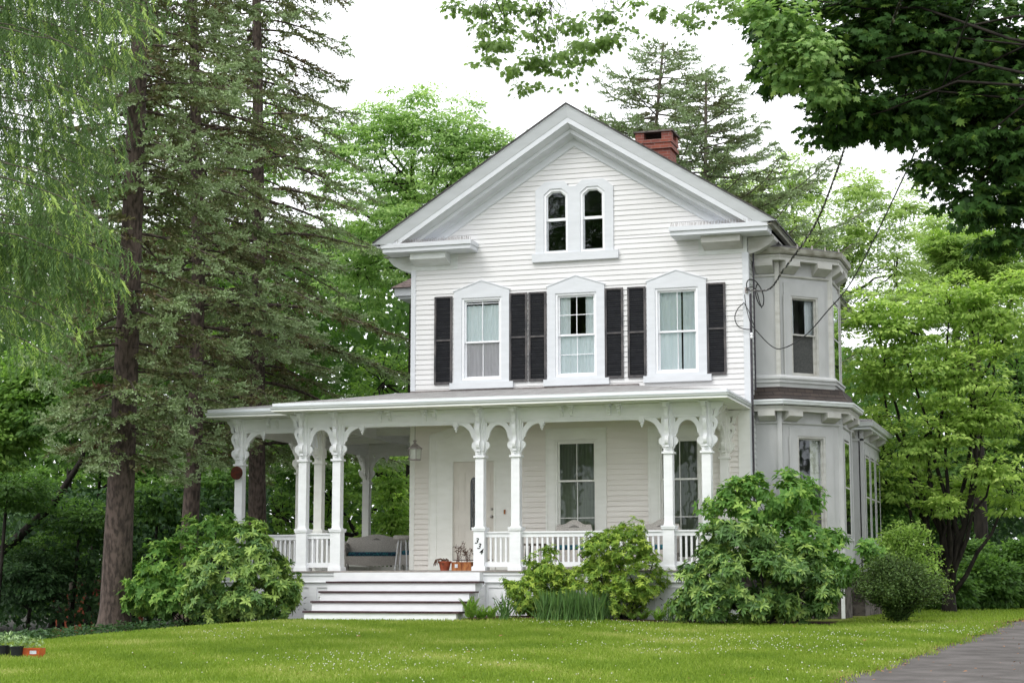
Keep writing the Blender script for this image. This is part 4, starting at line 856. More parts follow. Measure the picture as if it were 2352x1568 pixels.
# ---- broadleaf trees ------------------------------------------------
def tree(label, vb, base, ncl, k, rad, size, mat, seed, name='maple_tree', cat='maple', bark='barkdark', rt=.2, group=None, nl=26, tmpl='leaf', fork=.35, multi=False, **kw):
    random.seed(seed); B_ = V2B(vb); base = Vector(base); root = empty(name, tuple(base), label, cat, group); off = np.array(base)
    Bo = [(b[0]-off[0], b[1]-off[1], b[2]-off[2], *b[3:]) for b in B_]
    cr, C0 = clumped(Bo, ncl, k, rad, size, L[mat], 'crown', root, tmpl, **kw)
    mb = MB(); cen = np.mean([b[:3] for b in Bo], axis=0); hz = np.array([0,0,max(.5, (min(b[2]-b[5] for b in Bo)))*(1-fork)+cen[2]*fork])
    fk = Vector((cen[0]*.35, cen[1]*.35, hz[2])); mids = []
    if multi:
        mb.tube([(0,0,-.2),(0,0,.15),(0,0,.55)], [rt*1.5,rt*1.2,rt], 9)
        for b in Bo: t = Vector(b[:3]); limbs(mb, (random.uniform(-.08,.08), random.uniform(-.08,.08), .4), [t*.97], rt*.5, rt*.12, 6, .10, .05); mids.append(t)
    else:
        mb.tube([(0,0,-.2),(0,0,.1),fk*.5,fk], [rt*1.4,rt*1.1,rt*.9,rt*.75], 9)
        for b in Bo: t = Vector(b[:3]); limbs(mb, fk, [fk.lerp(t,.85)], rt*.5, .02, 6); mids.append(t)
    pick = C0[G.choice(len(C0), min(nl*3, len(C0)), replace=False)]
    for p in pick:
        j = min(range(len(mids)), key=lambda q: (mids[q]-Vector(p)).length); limbs(mb, mids[j], [p], rt*.16, .008, 4)
    mb.build('trunk', bark, root, True); return root
tree('round crowned green maple behind the left roof slope', [(900,420,60,150,190),(790,330,60,60,70),(940,290,60,70,60),(1060,330,60,70,55),(870,260,60,45,40),(1150,340,60,35,45),(1010,300,60,110,90),(850,300,60,90,80),(1080,370,60,95,100),(760,420,61,80,120),(960,560,60,170,120),(820,620,61,110,130),(965,225,60,45,40),(1090,255,60,30,40),(1130,330,60,60,50),(1000,470,63,150,120),(890,215,60,22,26),(1105,220,60,12,20)],
     at(940,1400,62)*[1,1,0]+[0,0,-1], 1500, 38, .36, .135, 'maple', 3, rt=.2, power=.5)
tree('deep green tree filling the gap low behind the porch at the left', [(880,1100,62,110,150),(760,1150,63,100,160),(640,1180,64,100,160),(880,880,64,100,120)], at(860,1420,62)*[1,1,0]+[0,0,-1], 330, 26, .45, .19, 'brightwoods', 5, 'broadleaf_tree', 'broadleaf tree', shift=-.1)
tree('small bright leaved tree seen through the porch beside the wall corner', [(900,1120,52,45,110),(875,1230,52,50,60),(925,1200,53,40,90)], at(900,1400,52)*[1,1,0]+[0,0,-1], 120, 40, .32, .15, 'brightwoods', 6, 'young_tree', 'young tree', rt=.09, nl=8, shift=.1)
tree('pale green feathery leaved tree behind the upper bay', [(1860,560,66,150,110),(1980,520,66,110,110),(1720,460,66,80,70),(1650,430,66,80,60),(1800,400,66,60,50),(2080,480,66,60,60),(1780,480,66,90,80),(1980,430,66,85,55),(2060,620,66,100,120),(1900,700,66,120,100),(1700,520,67,90,80),(1860,440,66,60,40)],
     at(1930,1400,66)*[1,1,0]+[0,0,-1], 850, 36, .42, .17, 'locust', 7, 'locust_tree', 'locust tree', power=.6, tmpl='long')
tree('second pale tree further right, half hidden by the dark overhang', [(2200,580,70,130,90),(2260,700,70,120,120),(2160,520,70,60,40),(2120,680,70,110,90)], at(2220,1400,70)*[1,1,0]+[0,0,-1], 520, 36, .45, .18, 'locust', 8, 'locust_tree', 'locust tree', tmpl='long', shift=-.08)
tree('yellow green yew like crown near the right edge under the dark maple', [(2220,590,52,95,55),(2300,610,52,80,75),(2170,560,52,60,25)], at(2260,1400,52)*[1,1,0]+[0,0,-1], 300, 60, .33, .16, 'dogwood', 9, 'yew_tree', 'yew', tmpl='needle', shift=-.15)
tree('spreading dogwood with dark forked trunk and bright layered leaves right of the bays', [(2060,760,44,130,90),(2180,700,44,120,70),(2300,740,44,110,90),(2020,860,44,100,80),(2170,860,44,160,90),(2120,1010,44,140,90),(2005,960,43.5,60,70),(2000,1060,43.5,50,60),(2060,1120,43.5,60,40),(2280,1080,43.5,90,50),(2180,1160,43.2,70,35),(2330,1150,44,60,50),(2260,950,44,120,80),(2010,720,44,70,60),(2240,690,44,60,40),(2330,660,44,60,50),(2090,1130,44,90,50),(2220,1120,45,110,40)],
     at(2178,1330,44)*[1,1,0]+[0,0,-.95], 950, 36, .36, .135, 'dogwood', 10, 'dogwood_tree', 'dogwood', 'barkdark', .15, nl=40, flat=.5, power=.7, fork=.0, multi=True)
tree('dark broadleaf tree behind the dogwood at the right edge', [(2250,1060,56,160,150),(2340,900,56,120,200),(2120,1150,57,120,100),(2030,1050,57,90,130)], at(2280,1400,56)*[1,1,0]+[0,0,-1], 420, 42, .45, .18, 'woods', 12, 'broadleaf_tree', 'broadleaf tree', shift=.05)
# woods at the left, each tree its own crown
wl = [((-20,980,46,110,110),(80,880,46,90,90),'mid green tree at the left edge below the larch'),((200,900,56,130,200),(330,1080,56,110,120),'shaded tree behind the thickest spruce trunk'),
      ((520,1000,58,110,150),(560,800,58,110,140),'shaded tree between the second and third spruce'),((120,1180,60,200,110),(330,1230,60,150,90),'low dark tree far back at the left'),((700,980,62,110,200),(700,760,62,90,120),'green tree behind the third spruce trunk'),
      ((140,500,58,160,260),(320,300,60,120,240),'tall tree glimpsed through the larch curtain'),((480,560,64,140,260),(600,350,64,110,180),'tall tree showing bright between the spruces')]
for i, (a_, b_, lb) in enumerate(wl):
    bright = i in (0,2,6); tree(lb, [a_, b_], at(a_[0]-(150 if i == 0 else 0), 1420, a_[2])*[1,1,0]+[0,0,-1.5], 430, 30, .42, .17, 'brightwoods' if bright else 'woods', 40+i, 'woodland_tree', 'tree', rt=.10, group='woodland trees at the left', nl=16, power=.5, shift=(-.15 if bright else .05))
# leaning dark trunk
mb = MB(); q = [tuple(at(*p)) for p in ((-70,1400,51),(-30,1290,51),(40,1235,51),(120,1160,51),(185,1060,51),(222,930,51))]; ob_ = Vector(q[0]); mb.tube([Vector(p)-ob_ for p in q], [.17,.16,.14,.11,.08,.04], 9)
lt = empty('leaning_tree', q[0], 'dark leaning tree with a crooked trunk at the far left', 'tree'); mb.build('trunk', 'barkdark', lt, True)
cb_ = V2B([(240,850,45,90,60),(120,950,45,90,60)]); clumped([(b[0]-ob_.x, b[1]-ob_.y, b[2]-ob_.z, *b[3:]) for b in cb_], 80, 40, .4, .15, L['woods'], 'crown', lt)
# far woods as one mass
def mass(name, vrange, dr, y0, y1, n, size, mat, rows=(0,)):
    vx = G.uniform(vrange[0], vrange[1], n); d = G.uniform(dr[0], dr[1], n); vy = y0 + (y1-y0)*G.random(n)
    P = np.array([at(a, b, c_) for a, b, c_ in zip(vx, vy, d)])
    keepm = P[:,2] > -1.4; P = P[keepm]; n = len(P)
    lum = np.sin(P[:,0]*.9)*np.cos(P[:,1]*.7+P[:,2]*1.3)*.18
    return tag(leaves(name, P, norm(rdir(n)-[0,0,.4]), norm(rdir(n)*.7+[0,-.5,.7]), size*G.uniform(.6,1.3,n), .45+lum+G.normal(size=n)*.12, L[mat], None, 'leaf'), kind='stuff', label='far woods behind the house', cat='woods')
mass('far_woods', (-250,1000), (66,84), 520, 1470, 60000, .42, 'woods')
mass('far_woods', (1650,2650), (74,92), 800, 1430, 34000, .42, 'woods')
mass('undergrowth', (-150,620), (50,60), 1120, 1450, 15000, .22, 'ivy')
mass('undergrowth', (1980,2500), (56,64), 1000, 1400, 14000, .22, 'ivy')
for i, (x, y, d, r_, ry, lb) in enumerate(((20,1120,49,110,50,'layered shaded foliage at the left edge above the crooked trunk'),(190,1190,51,110,45,'dark leafy tree spray just left of the thickest spruce trunk'),(370,1150,52,80,60,'shaded foliage between the two front spruce trunks'),(510,1110,54,75,70,'foliage seen between the second spruce and the wing post'),(90,1260,52,110,40,'low drooping foliage deep in the shade at the left'),(330,1290,53,90,40,'low shaded foliage behind the viburnum'))):
    tree(lb, [(x,y,d,r_,ry),(x+40,y+30,d+1,r_*.7,ry*.7)], gp(x-30,d), 130, 34, .40, .13, 'woods', 90+i, 'understorey_tree', 'small tree', group='understorey trees at the left', nl=8, rt=.06, flat=.3)
# ---- larch at the far left, near
lr = empty('larch_tree', (-4.6,-15.5,float(gz(-4.6,-15.5))), 'weeping larch with hanging yellow green shoots filling the left edge', 'larch'); lo_ = np.array(lr.location)
mb = MB(); mb.tube([(0,0,-.2),(0,0,4),(.1,0,9),(.1,0,13)], [.28,.24,.18,.06], 10); mb.build('trunk', 'bark', lr, True)
P=[];A=[];Nn=[];S_=[];T=[]; mb = MB(); rs = np.random.default_rng(8)
lims = [(-60,0),(0,420),(60,400),(130,380),(200,370),(260,400),(330,310),(400,330),(470,300),(540,310),(620,380),(700,290),(780,330)]
D0 = 23.
for i in range(100):
    vy0 = -160 + (i%75)*12.7 + rs.uniform(-14,14); end = np.interp(vy0, [-160,0,60,200,330,480,600,640,700,800], [430,420,330,300,330,260,330,400,230,180])*rs.uniform(.62,1.02); d = D0+rs.uniform(-1.4,1.8)+(i//75)*1.6
    st = at(-260, vy0-60, d); en = at(end, vy0+rs.uniform(-20,60), d); npt = 14
    pts = [st+(en-st)*t + np.array([0,0,.28*math.sin(t*3.1)+rs.normal()*.015]) for t in np.linspace(0,1,npt)]
    mb.tube([tuple(p-lo_) for p in pts], [.012*(1-.85*k/npt)+.002 for k in range(npt)], 4, cap=False)
    m = 56
    for j in range(m):
        t = (j+rs.random())/m; q = st+(en-st)*t + np.array([0,0,.28*math.sin(t*3.1)]); q = q + (en-st)/np.linalg.norm(en-st)*0
        if t < .3: continue
        Ls = rs.uniform(.15,.85)*(1.15-.6*t); sw = rs.normal()*.10; tw = rs.normal()*.12; bri = rs.random() < .16; ns = max(5, int(Ls/.036)); side = rs.normal(size=2)*.05
        fresh = rs.normal()*.10
        for s in range(ns):
            u = s/ns; pp = q + np.array([side[0]+sw*u*Ls+.07*u, side[1]+tw*u*Ls, -Ls*u]); a = rs.uniform(0,6.28)
            for r_ in range(2):
                a += 2.4+rs.normal()*.4; P.append(pp); A.append((math.cos(a), math.sin(a), -1.5)); Nn.append((rs.normal(), rs.normal(), 1)); S_.append(rs.uniform(.045,.075)); T.append((.80 if bri else .36)+fresh+rs.normal()*.1)
        if rs.random() < .10:    # long pale leading shoots
            dd = np.array([.55*rs.uniform(.3,1.2),rs.normal()*.3,-rs.uniform(.3,1.)]); dd /= np.linalg.norm(dd); l2 = rs.uniform(.2,.42)
            for s in range(13):
                a = rs.uniform(0,6.28); P.append(q+dd*l2*s/13); A.append(dd+.5*np.array([math.cos(a),math.sin(a),.2])); Nn.append((rs.normal(),rs.normal(),1)); S_.append(.07); T.append(.95)
mb.build('branches', 'barkgrey', lr); leaves('crown', np.array(P)-lo_, np.array(A), np.array(Nn), np.array(S_), np.array(T), L['larch'], lr, 'needle')
# ---- dark maple overhanging from the right, near
ovb = [(1800,60,22,95,85),(1900,150,22,110,110),(2010,90,22,130,120),(2150,80,22,150,130),(2300,120,22,140,150),(1960,260,22,100,80),(2080,250,22,110,90),(2230,290,22,120,100),(2330,330,22,90,130),(1875,300,22,35,60),(2140,400,22,40,55),(2240,440,22,90,90),(2320,500,22,70,80),(1750,-20,22,60,60),(1780,170,22,50,55),(2290,560,22,50,35),(2200,200,24,170,140),(2050,-20,22,200,60),(2400,300,22,80,280)]
mt = empty('maple_tree', (15.6,-15.,float(gz(15.6,-15.))), 'dark maple hanging over the upper right corner', 'maple'); mo = np.array(mt.location)
Bo = [(b[0]-mo[0], b[1]-mo[1], b[2]-mo[2], b[3], b[4]*1.1, b[5]) for b in V2B(ovb)]
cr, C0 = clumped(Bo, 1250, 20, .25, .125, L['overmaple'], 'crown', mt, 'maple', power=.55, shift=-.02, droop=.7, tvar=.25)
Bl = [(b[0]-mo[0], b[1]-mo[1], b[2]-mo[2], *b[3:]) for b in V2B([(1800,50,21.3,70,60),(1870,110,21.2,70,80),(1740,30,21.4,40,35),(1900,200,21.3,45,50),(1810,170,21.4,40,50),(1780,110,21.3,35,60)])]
clumped(Bl, 170, 12, .26, .10, L['maple'], 'painted_lit_leaves', mt, 'maple', power=1.0, shift=-.22, droop=.7, tvar=.4)  # paler maple colour paints the lit outer leaves of the dark crown
mb = MB(); mb.tube([(0,0,-.2),(0,0,.2),(-.1,0,3),(0,.2,6),(0,.2,10)], [.45,.36,.30,.24,.15], 12)
for b in Bo: limbs(mb, (0,.15,5.4+random.random()*3.4), [b[:3]], .028, .008, 5, .12)
for p in C0[::6]:
    j = min(range(len(Bo)), key=lambda q: np.linalg.norm(np.array(Bo[q][:3])-p)); limbs(mb, Bo[j][:3], [p], .018, .004, 4)
mb.build('trunk', 'barkdark', mt, True)
# ---- bough of a taller maple reaching down from above
ub = [(1040,20,45,22),(1100,30,55,25),(1170,15,60,25),(1105,75,45,20),(1160,60,55,25),(1230,30,60,25),(1150,105,40,22),(1110,105,35,14),(1240,80,55,28),(1310,60,60,28),(1390,40,60,30),(1340,105,45,22),(1400,95,40,18),(1215,140,35,20),(1180,165,28,12),(1290,130,45,20),(1250,150,25,22),(1240,195,25,14),(1300,165,25,14),(1200,205,15,18),(1345,140,20,14),(1460,10,40,20),(1620,20,45,30),(1600,60,30,22),(1660,10,40,18),(1440,60,18,14),(1270,210,10,10),(1320,190,12,8),(1130,135,26,10),(1095,150,18,8)]; nu_ = len(ub); ub = ub + [u_ for u_ in ub if u_[1] > 90]*2 + [(1520,30,30,16),(1570,45,25,16),(1690,30,30,22),(1590,75,16,14),(1480,85,20,12)]*2
bt = empty('maple_tree', (17.5,-19.,float(gz(17.5,-19.))), 'maple whose thin sprays dangle into the sky above the gable', 'maple'); bo_ = np.array(bt.location)
Bo = [(b[0]-bo_[0], b[1]-bo_[1], b[2]-bo_[2], *b[3:]) for b in V2B([(x, y, 21+(i%3)*.5, rx, ry, rx) for i, (x, y, rx, ry) in enumerate(ub)])]
cr, C0 = clumped(Bo, 430, 8, .13, .07, L['sprays'], 'crown', bt, 'maple', power=.75, shift=-.08, droop=1.1, flat=.9)
mb = MB(); ft = at(1330,-420,21)-bo_; mb.tube([(0,-1,-.2),(0,-1,4),(-.2,-.6,9),(ft[0]*.5,ft[1]*.5,11.2),tuple(ft)], [.35,.28,.2,.13,.08], 10)
hubs = [at(1130,-60,21.2)-bo_, at(1260,-60,21.2)-bo_, at(1400,-60,21.2)-bo_, at(1620,-60,21.2)-bo_]
for h in hubs: limbs(mb, tuple(ft), [tuple(h)], .05, .022, 5)
mb2 = MB()
for b in Bo[:nu_]:
    h = min(hubs, key=lambda q: np.linalg.norm(q-np.array(b[:3]))); limbs(mb, tuple(h), [b[:3]], .007, .002, 4, .1, .08)
mb.build('trunk', 'barkdark', bt, True)
# ---- trees outside the frame that the panes reflect
st_ = tree('large street tree across the road, outside the frame', [(1176,700,60,260,260),(1000,900,60,220,200),(1350,900,60,220,200),(1176,450,60,170,160)], at(1176,1400,60)*[1,1,0]+[0,0,-1.5], 420, 19, .9, .5, 'woods', 77, 'street_tree', 'tree', group='trees outside the frame', nl=10)
for i, (x, y, s) in enumerate(((-8,-66,1.85),(-17,-70,2.0),(-27,-67,1.9),(27,-4,1.15),(31,6,1.25))):
    q_ = st_ if i == 0 else copy_tree(st_); q_.location = (x, y, -2.); q_.scale = (s,s,s); q_.rotation_euler.z = i*1.1
# ================================================================== SHRUBS
def whorls(name, blobs, n, leafl, mat, label, cat, base, nper=8, tmpl='long', shell=.25, newg=.3, stems=14, group=None, droop=.3, lift=.4, stemr=.018, lump=.21, den=16):
    m_ = max(6, n//den); Cc, Dc = ell(blobs, m_, shell); pick_ = G.integers(0, m_, n); off_ = rdir(n); off_[:,2] = off_[:,2]*.75+.1
    P0 = Cc[pick_] + off_*(G.random((n,1))**.5)*lump*G.uniform(.6,1.4,m_)[pick_][:,None]; D0 = norm(Dc[pick_]*.6+off_*.8); B_ = np.array(blobs)
    inside_ = np.zeros(n, bool)
    for b in B_:
        q = (P0-b[:3])/b[3:6]; inside_ |= (q**2).sum(1) < .30
    kp = (~inside_) & (P0[:,2] > gz(P0[:,0], P0[:,1])+.04); P0 = P0[kp]; D0 = D0[kp]; n = len(P0)
    root = empty(name, tuple(base), label, cat, group); off = np.array(base)
    ax = norm(D0*.75 + [0,0,lift] + rdir(n)*.3); u = norm(np.cross(ax, rdir(n))); v = np.cross(ax, u)
    a = (np.arange(nper)*2*math.pi/nper)[None,:] + G.random((n,1))*6 + G.normal(size=(n,nper))*.15; el = G.uniform(-.15,.75,(n,nper))
    A = (np.cos(a)[...,None]*u[:,None]+np.sin(a)[...,None]*v[:,None])*np.cos(el)[...,None] + ax[:,None]*np.sin(el)[...,None] - np.array([0,0,droop])*1.0
    PP = np.repeat(P0, nper, 0); fresh = (G.random(n) < newg)*G.uniform(.1,.5,n)
    T = np.repeat(.42+fresh+G.normal(size=n)*.10, nper) + G.normal(size=n*nper)*.07 + .2*el.reshape(-1)
    leaves('foliage', PP-off, A.reshape(-1,3), np.repeat(ax,nper,0)+rdir(n*nper)*.25, leafl*G.uniform(.7,1.25,n*nper), T, L[mat], root, tmpl)
    mb = MB(); pk = P0[G.choice(n, min(stems, n), replace=False)]
    for p in pk: limbs(mb, (G.normal()*.08, G.normal()*.08, -.08), [tuple(p-off)], stemr, .006, 5, .1)
    mb.build('stems', 'barkdark', root); return root
def base_at(vx, vy): return gp(vx, 33.1 + .25*(vx < 1200) - .35*(vx > 1500))
def dep(p): return float(np.dot(np.asarray(p)-CAM, FW))
dd_ = 34.9; b0 = gp(545, dd_)
whorls('rhododendron', V2B([(520,1330,dd_,85,85),(600,1290,dd_+.2,75,75),(560,1250,dd_+.4,55,55),(590,1370,dd_,85,55),(480,1380,dd_,55,50),(650,1340,dd_+.3,40,60),(545,1390,dd_,90,40)]), 1900, .13, 'rhodo', 'rounded rhododendron with narrow whorled leaves left of the steps', 'rhododendron', b0, 9, newg=.75)
dd2 = 36.4; b0 = gp(430, dd2)
whorls('viburnum_shrub', V2B([(400,1300,dd2,75,60),(480,1230,dd2+.6,60,55),(350,1335,dd2,55,50),(430,1360,dd2,90,60),(520,1210,dd2+.8,30,28),(330,1370,dd2+.4,45,30)]), 2000, .115, 'hydra', 'loose light green shrub behind the left rhododendron', 'shrub', b0, 5, 'leaf', newg=.4, lift=.6, group=None)
d3 = 34.0; b0 = gp(1245, d3)
whorls('pieris_shrub', V2B([(1245,1302,d3,45,46),(1220,1360,d3,55,50),(1262,1355,d3,40,55),(1190,1350,d3,32,26)]), 1900, .075, 'pieris', 'smaller pieris bush between the steps and the tall pieris', 'pieris', b0, 8, lump=.12, den=8, newg=.5, lift=.7)
d4 = 33.6; b0 = gp(1440, d4)
whorls('pieris_shrub', V2B([(1430,1260,d4,65,50),(1460,1320,d4,70,65),(1380,1260,d4,45,40),(1450,1222,d4,32,32),(1420,1370,d4,75,40),(1375,1320,d4,40,45)]), 2700, .075, 'pieris', 'tall pieris bush in front of the porch railing', 'pieris', b0, 8, lump=.12, den=8, newg=.5, lift=.7)
d5 = 33.9; b0 = gp(1330, d5)
whorls('pieris_shrub', V2B([(1340,1330,d5,38,28),(1325,1365,d5,45,38)]), 600, .07, 'pieris', 'low yellow green pieris in the gap between the two larger ones', 'pieris', b0, 8, lump=.12, den=8, newg=.9, lift=.7)
d6 = 32.4; b0 = gp(1730, d6)
whorls('rhododendron', V2B([(1730,1330,d6,140,75),(1700,1240,d6+.2,75,55),(1640,1330,d6,72,70),(1600,1385,d6,50,35),(1820,1330,d6,95,80),(1700,1390,d6,140,40),(1850,1385,d6,60,35),(1660,1240,d6+.2,40,45)]), 3300, .135, 'rhodo', 'large dark rhododendron mound in front of the bays', 'rhododendron', b0, 9, newg=.3)
d7 = 33.7
whorls('viburnum_shrub', V2B([(1770,1125,d7,100,42),(1730,1150,d7,80,45),(1820,1150,d7,60,55),(1660,1160,d7,42,28),(1860,1240,d7,80,45),(1960,1275,d7,60,34),(1995,1262,d7,30,22),(1900,1350,d7,40,40),(1800,1220,d7,90,50),(1900,1300,d7,70,40)]), 2700, .125, 'hydra', 'broad leaved shrub rising behind the large rhododendron against the bay', 'shrub', gp(1830,d7), 5, 'leaf', newg=.3, lift=.6)
d8 = 32.8; b0 = gp(2065, d8)
def fuzzy(name, vb, n, k, size, mat, label, cat, base, rad=.16, tmpl='leaf'):
    root = empty(name, tuple(base), label, cat); off = np.array(base); Bo = [(b[0]-off[0], b[1]-off[1], b[2]-off[2], *b[3:]) for b in V2B(vb)]
    cr, C0 = clumped(Bo, n, k, rad, size, L[mat], 'foliage', root, tmpl, power=.5, flat=.8)
    mb = MB()
    for p in C0[::max(1,len(C0)//26)]: limbs(mb, (0,0,-.05), [tuple(p)], .014, .004, 4)
    mb.build('stems', 'barkdark', root); return root
fuzzy('young_tree_shrub', [(2040,1130,44,40,30),(2060,1170,44,35,40),(2030,1190,44,30,50)], 130, 40, .13, 'hydra', 'leafy bush against the sunroom corner', 'shrub', at(2045,1390,44), .3)
def arching(name, vx, d, h, rad, n, k, size, mat, label, cat, shift=0):
    b = gp(vx, d); root = empty(name, tuple(b), label, cat); mb = MB(); P=[];A=[];T=[]
    for i in range(n):
        a = G.uniform(0,6.28); rr = rad*G.uniform(.15,1.1); hh = h*(1-.45*(rr/rad/1.1)**2)*G.uniform(.55,1.1); c_, s_ = math.cos(a), math.sin(a); ts = np.linspace(0,1,9)
        pts = [np.array([c_*rr*t**1.5, s_*rr*t**1.5, hh*(1.45*t-.45*t*t*t)*.95]) for t in ts]; mb.tube([tuple(p) for p in pts[::2]], [.012,.010,.008,.005,.003], 4, cap=False)
        for j in range(k):
            t = .12+.88*G.random()**.8; q = np.array([np.interp(t, ts, [p[c] for p in pts]) for c in range(3)])+G.normal(size=3)*[.07,.07,.06]; P.append(q); A.append((c_*.5+G.normal()*.6, s_*.5+G.normal()*.6, G.normal()*.5)); T.append(.35+.25*t+shift+G.normal()*.13)
    n = len(P); leaves('foliage', np.array(P), np.array(A), norm(rdir(n)*.7+[0,0,.8]), size*G.uniform(.6,1.3,n), np.array(T), L[mat], root, 'leaf'); mb.build('stems', 'barkdark', root); return root
arching('feathery_shrub', 2062, 32.9, 1.22, .9, 300, 120, .05, 'darkshrub', 'fine leaved feathery dark shrub at the corner of the lawn', 'shrub', .08)
arching('arching_shrub', 2085, 36.6, 1.95, .85, 200, 110, .075, 'dogwood', 'arching light green shrub behind the feathery dark one', 'shrub', -.3)
for i, (x, y, r_, ry, lb) in enumerate(((2170,1360,60,45,'low dark bush beyond the lawn, beside the feathery shrub'),(2270,1340,70,60,'low dark bush under the dogwood branches'),(2350,1320,60,75,'low dark bush where the driveway leaves the frame'),(2220,1290,80,50,'taller dark bush in the shade of the dogwood trunk'))):
    fuzzy('understorey_bush', [(x,y,48+i,r_,ry)], 200, 42, .15, 'woods', lb, 'bush', at(x,1398,48+i), .35)['group'] = 'dark bushes under the dogwood'
# distant bushes at the left under the spruces
for i, (x, y, d, r_, ry, m_, lb) in enumerate(((360,1380,50,60,30,'brightwoods','low bush with sunlight painted into its leaves between the first two spruce trunks'),(70,1330,50,90,70,'ivy','dark bush at the left edge behind the seedling pots'),(500,1400,47,60,25,'woods','dark bush behind the viburnum'))):  # first bush takes the forest leaf copy with painted sunlight
    fuzzy('woodland_bush', [(x,y,d,r_,ry)], 150, 40, .13, m_, lb, 'bush', at(x,y+ry,d), .35)
# ground ivy
n = 26000; u = G.random(n); P = np.array([ground_at(-60,1478)]*1); X = G.uniform(-15,-3.2,n); Y = G.uniform(-12,9,n); keepm = X < np.array([Lx(y) for y in Y])+.15
X, Y = X[keepm], Y[keepm]; n = len(X); P = np.stack([X, Y, gz(X,Y)+G.uniform(0,.16,n)], 1)
tag(leaves('ground_cover', P, norm(rdir(n)*[1,1,.3]), norm(rdir(n)*.5+[0,0,1]), G.uniform(.06,.12,n), G.uniform(.2,.8,n), L['ivy']), kind='stuff', label='dark ivy and woodland ground cover at the left', cat='ground cover')
# ferns, iris
def fern(vx, vy, h, lb, n=9, spread=.30, mat='fern', dz=0, yellow=0):
    b = base_at(vx, vy); P=[];A=[];Nn=[];S_=[];T=[]; mb = MB()
    for i in range(n):
        a = 6.28*i/n+G.normal()*.3; l = h*G.uniform(.7,1.15); out = spread*G.uniform(.6,1.2); pts = [np.array([math.cos(a)*out*t**1.4, math.sin(a)*out*t**1.4, l*(t-.30*t*t)]) for t in np.linspace(0,1,12)]
        mb.tube([tuple(p) for p in pts], .003, 3, cap=False)
        for j in range(2,12):
            d = norm(pts[j]-pts[j-1]); sd_ = norm(np.cross(d, [0,0,1.])+1e-6); ll = .10*(1.1-j/12)*l/.5+.015
            for s in (-1,1):
                for e in (0,.5): P.append(pts[j]-(pts[j]-pts[j-1])*e); A.append(sd_*s+d*.45); Nn.append(np.cross(sd_,d)+G.normal(size=3)*.2); S_.append(ll); T.append(.5+yellow+G.normal()*.12)
    r_ = empty('fern', tuple(b), lb, 'fern'); mb.build('stems', 'deadstem', r_); leaves('fronds', np.array(P), np.array(A), np.array(Nn), np.array(S_), np.array(T), L[mat], r_, 'long'); return r_
fern(1080,1416,.58,'tall yellowish fern against the right end of the steps', 9, .20, yellow=.1); fern(1105,1412,.36,'low fern at the foot of the steps', 10, .34); fern(1128,1409,.34,'pale wispy fern in front of the pierced skirt panel', 7, .25, yellow=.25)
fern(1478,1420,.30,'broad fern under the tall pieris', 12, .42); fern(1512,1415,.36,'fern beside the tall pieris near the skirt', 10, .34); fern(1452,1420,.22,'small fern at the lawn edge right of the iris blades', 8, .26)
def blades(name, spots, h, n, lb, cat, mat='iris', lean=.16, w_=1.):
    P=[];A=[];S_=[]; b0_ = np.array(base_at(*spots[0][:2])); mb = MB()
    for vx, vy, sp in spots:
        b = np.array(base_at(vx, vy))-b0_; m = n
        P.append(np.stack([b[0]+G.normal(size=m)*sp, b[1]+G.normal(size=m)*.16, np.full(m, b[2]-.01)], 1)); A.append(np.stack([G.normal(size=m)*lean, G.normal(size=m)*lean, np.ones(m)], 1)); S_.append(h*G.uniform(.35,1.15,m))
    P = np.concatenate(P); r_ = empty(name, tuple(b0_), lb, cat); leaves('blades', P, np.concatenate(A), rdir(len(P)), np.concatenate(S_), .45+G.normal(size=len(P))*.17, L[mat], r_, 'thin'); return r_
blades('iris_clump', [(1250+12*i, 1420+G.uniform(-4,4), .07) for i in range(12)], .55, 75, 'long bed of upright blue green iris blades at the lawn edge', 'iris', lean=.24)
blades('daylily_clump', [(1160,1408,.05)], .50, 60, 'arching dark daylily leaves beside the smaller pieris', 'daylily', lean=.35); blades('daylily_clump', [(1545,1418,.06)], .42, 60, 'arching daylily leaves at the left foot of the large rhododendron', 'daylily', lean=.38)
# ================================================================== LAWN BLADES, CLOVER
def scatter(n, ymin, ymax, bias=1.3):
    Y = ymax-(ymax-ymin)*G.random(n)**(1/bias); X = np.empty(n)
    lx = np.array([Lx(y) for y in np.linspace(ymin,ymax,200)]); rx = np.array([Rx(y) for y in np.linspace(ymin,ymax,200)]); q = np.linspace(ymin,ymax,200)
    l, r_ = np.interp(Y,q,lx), np.interp(Y,q,rx)
    d = Y-CAM[1]; cxv = CAM[0]-d*math.tan(YAW); X = l-.04+(r_-l+.05+G.random(n)**3*.3)*G.random(n); vis = np.abs(X-cxv) < d*.36+1.5; ok = vis & ~((Y > -1.9) & (X > -3.6) & (X < 8.8)) & ~((Y > -3.7) & (X > -.75) & (X < 2.4)) & ~((Y > -3.28+.12*np.sin(X*1.7)+.08*np.sin(X*4.1+1)+G.normal(size=n)*.04) & (X > 2.45) & (X < 9.2)) & ~((Y > -2.95+.1*np.sin(X*2.3)+G.normal(size=n)*.04) & (X > -5.2) & (X < -.75)); return X[ok], Y[ok]
X, Y = scatter(330000, -19.5, -1.2); n = len(X); patch = np.sin(X*1.3+np.sin(Y*.9)*2)*np.cos(Y*1.1+X*.4); tn = .47+.21*patch+.15*np.sin(X*3.1+Y*.7)*np.sin(Y*2.3)+G.normal(size=n)*.13
tag(leaves('grass', np.stack([X,Y,gz(X,Y)-.004],1), norm(np.stack([G.normal(size=n)*.45,G.normal(size=n)*.45,np.ones(n)],1)), rdir(n), .050*G.uniform(.5,1.3,n), tn, L['grass'], None, 'needle'), kind='stuff', label='mown grass of the front lawn', cat='grass')
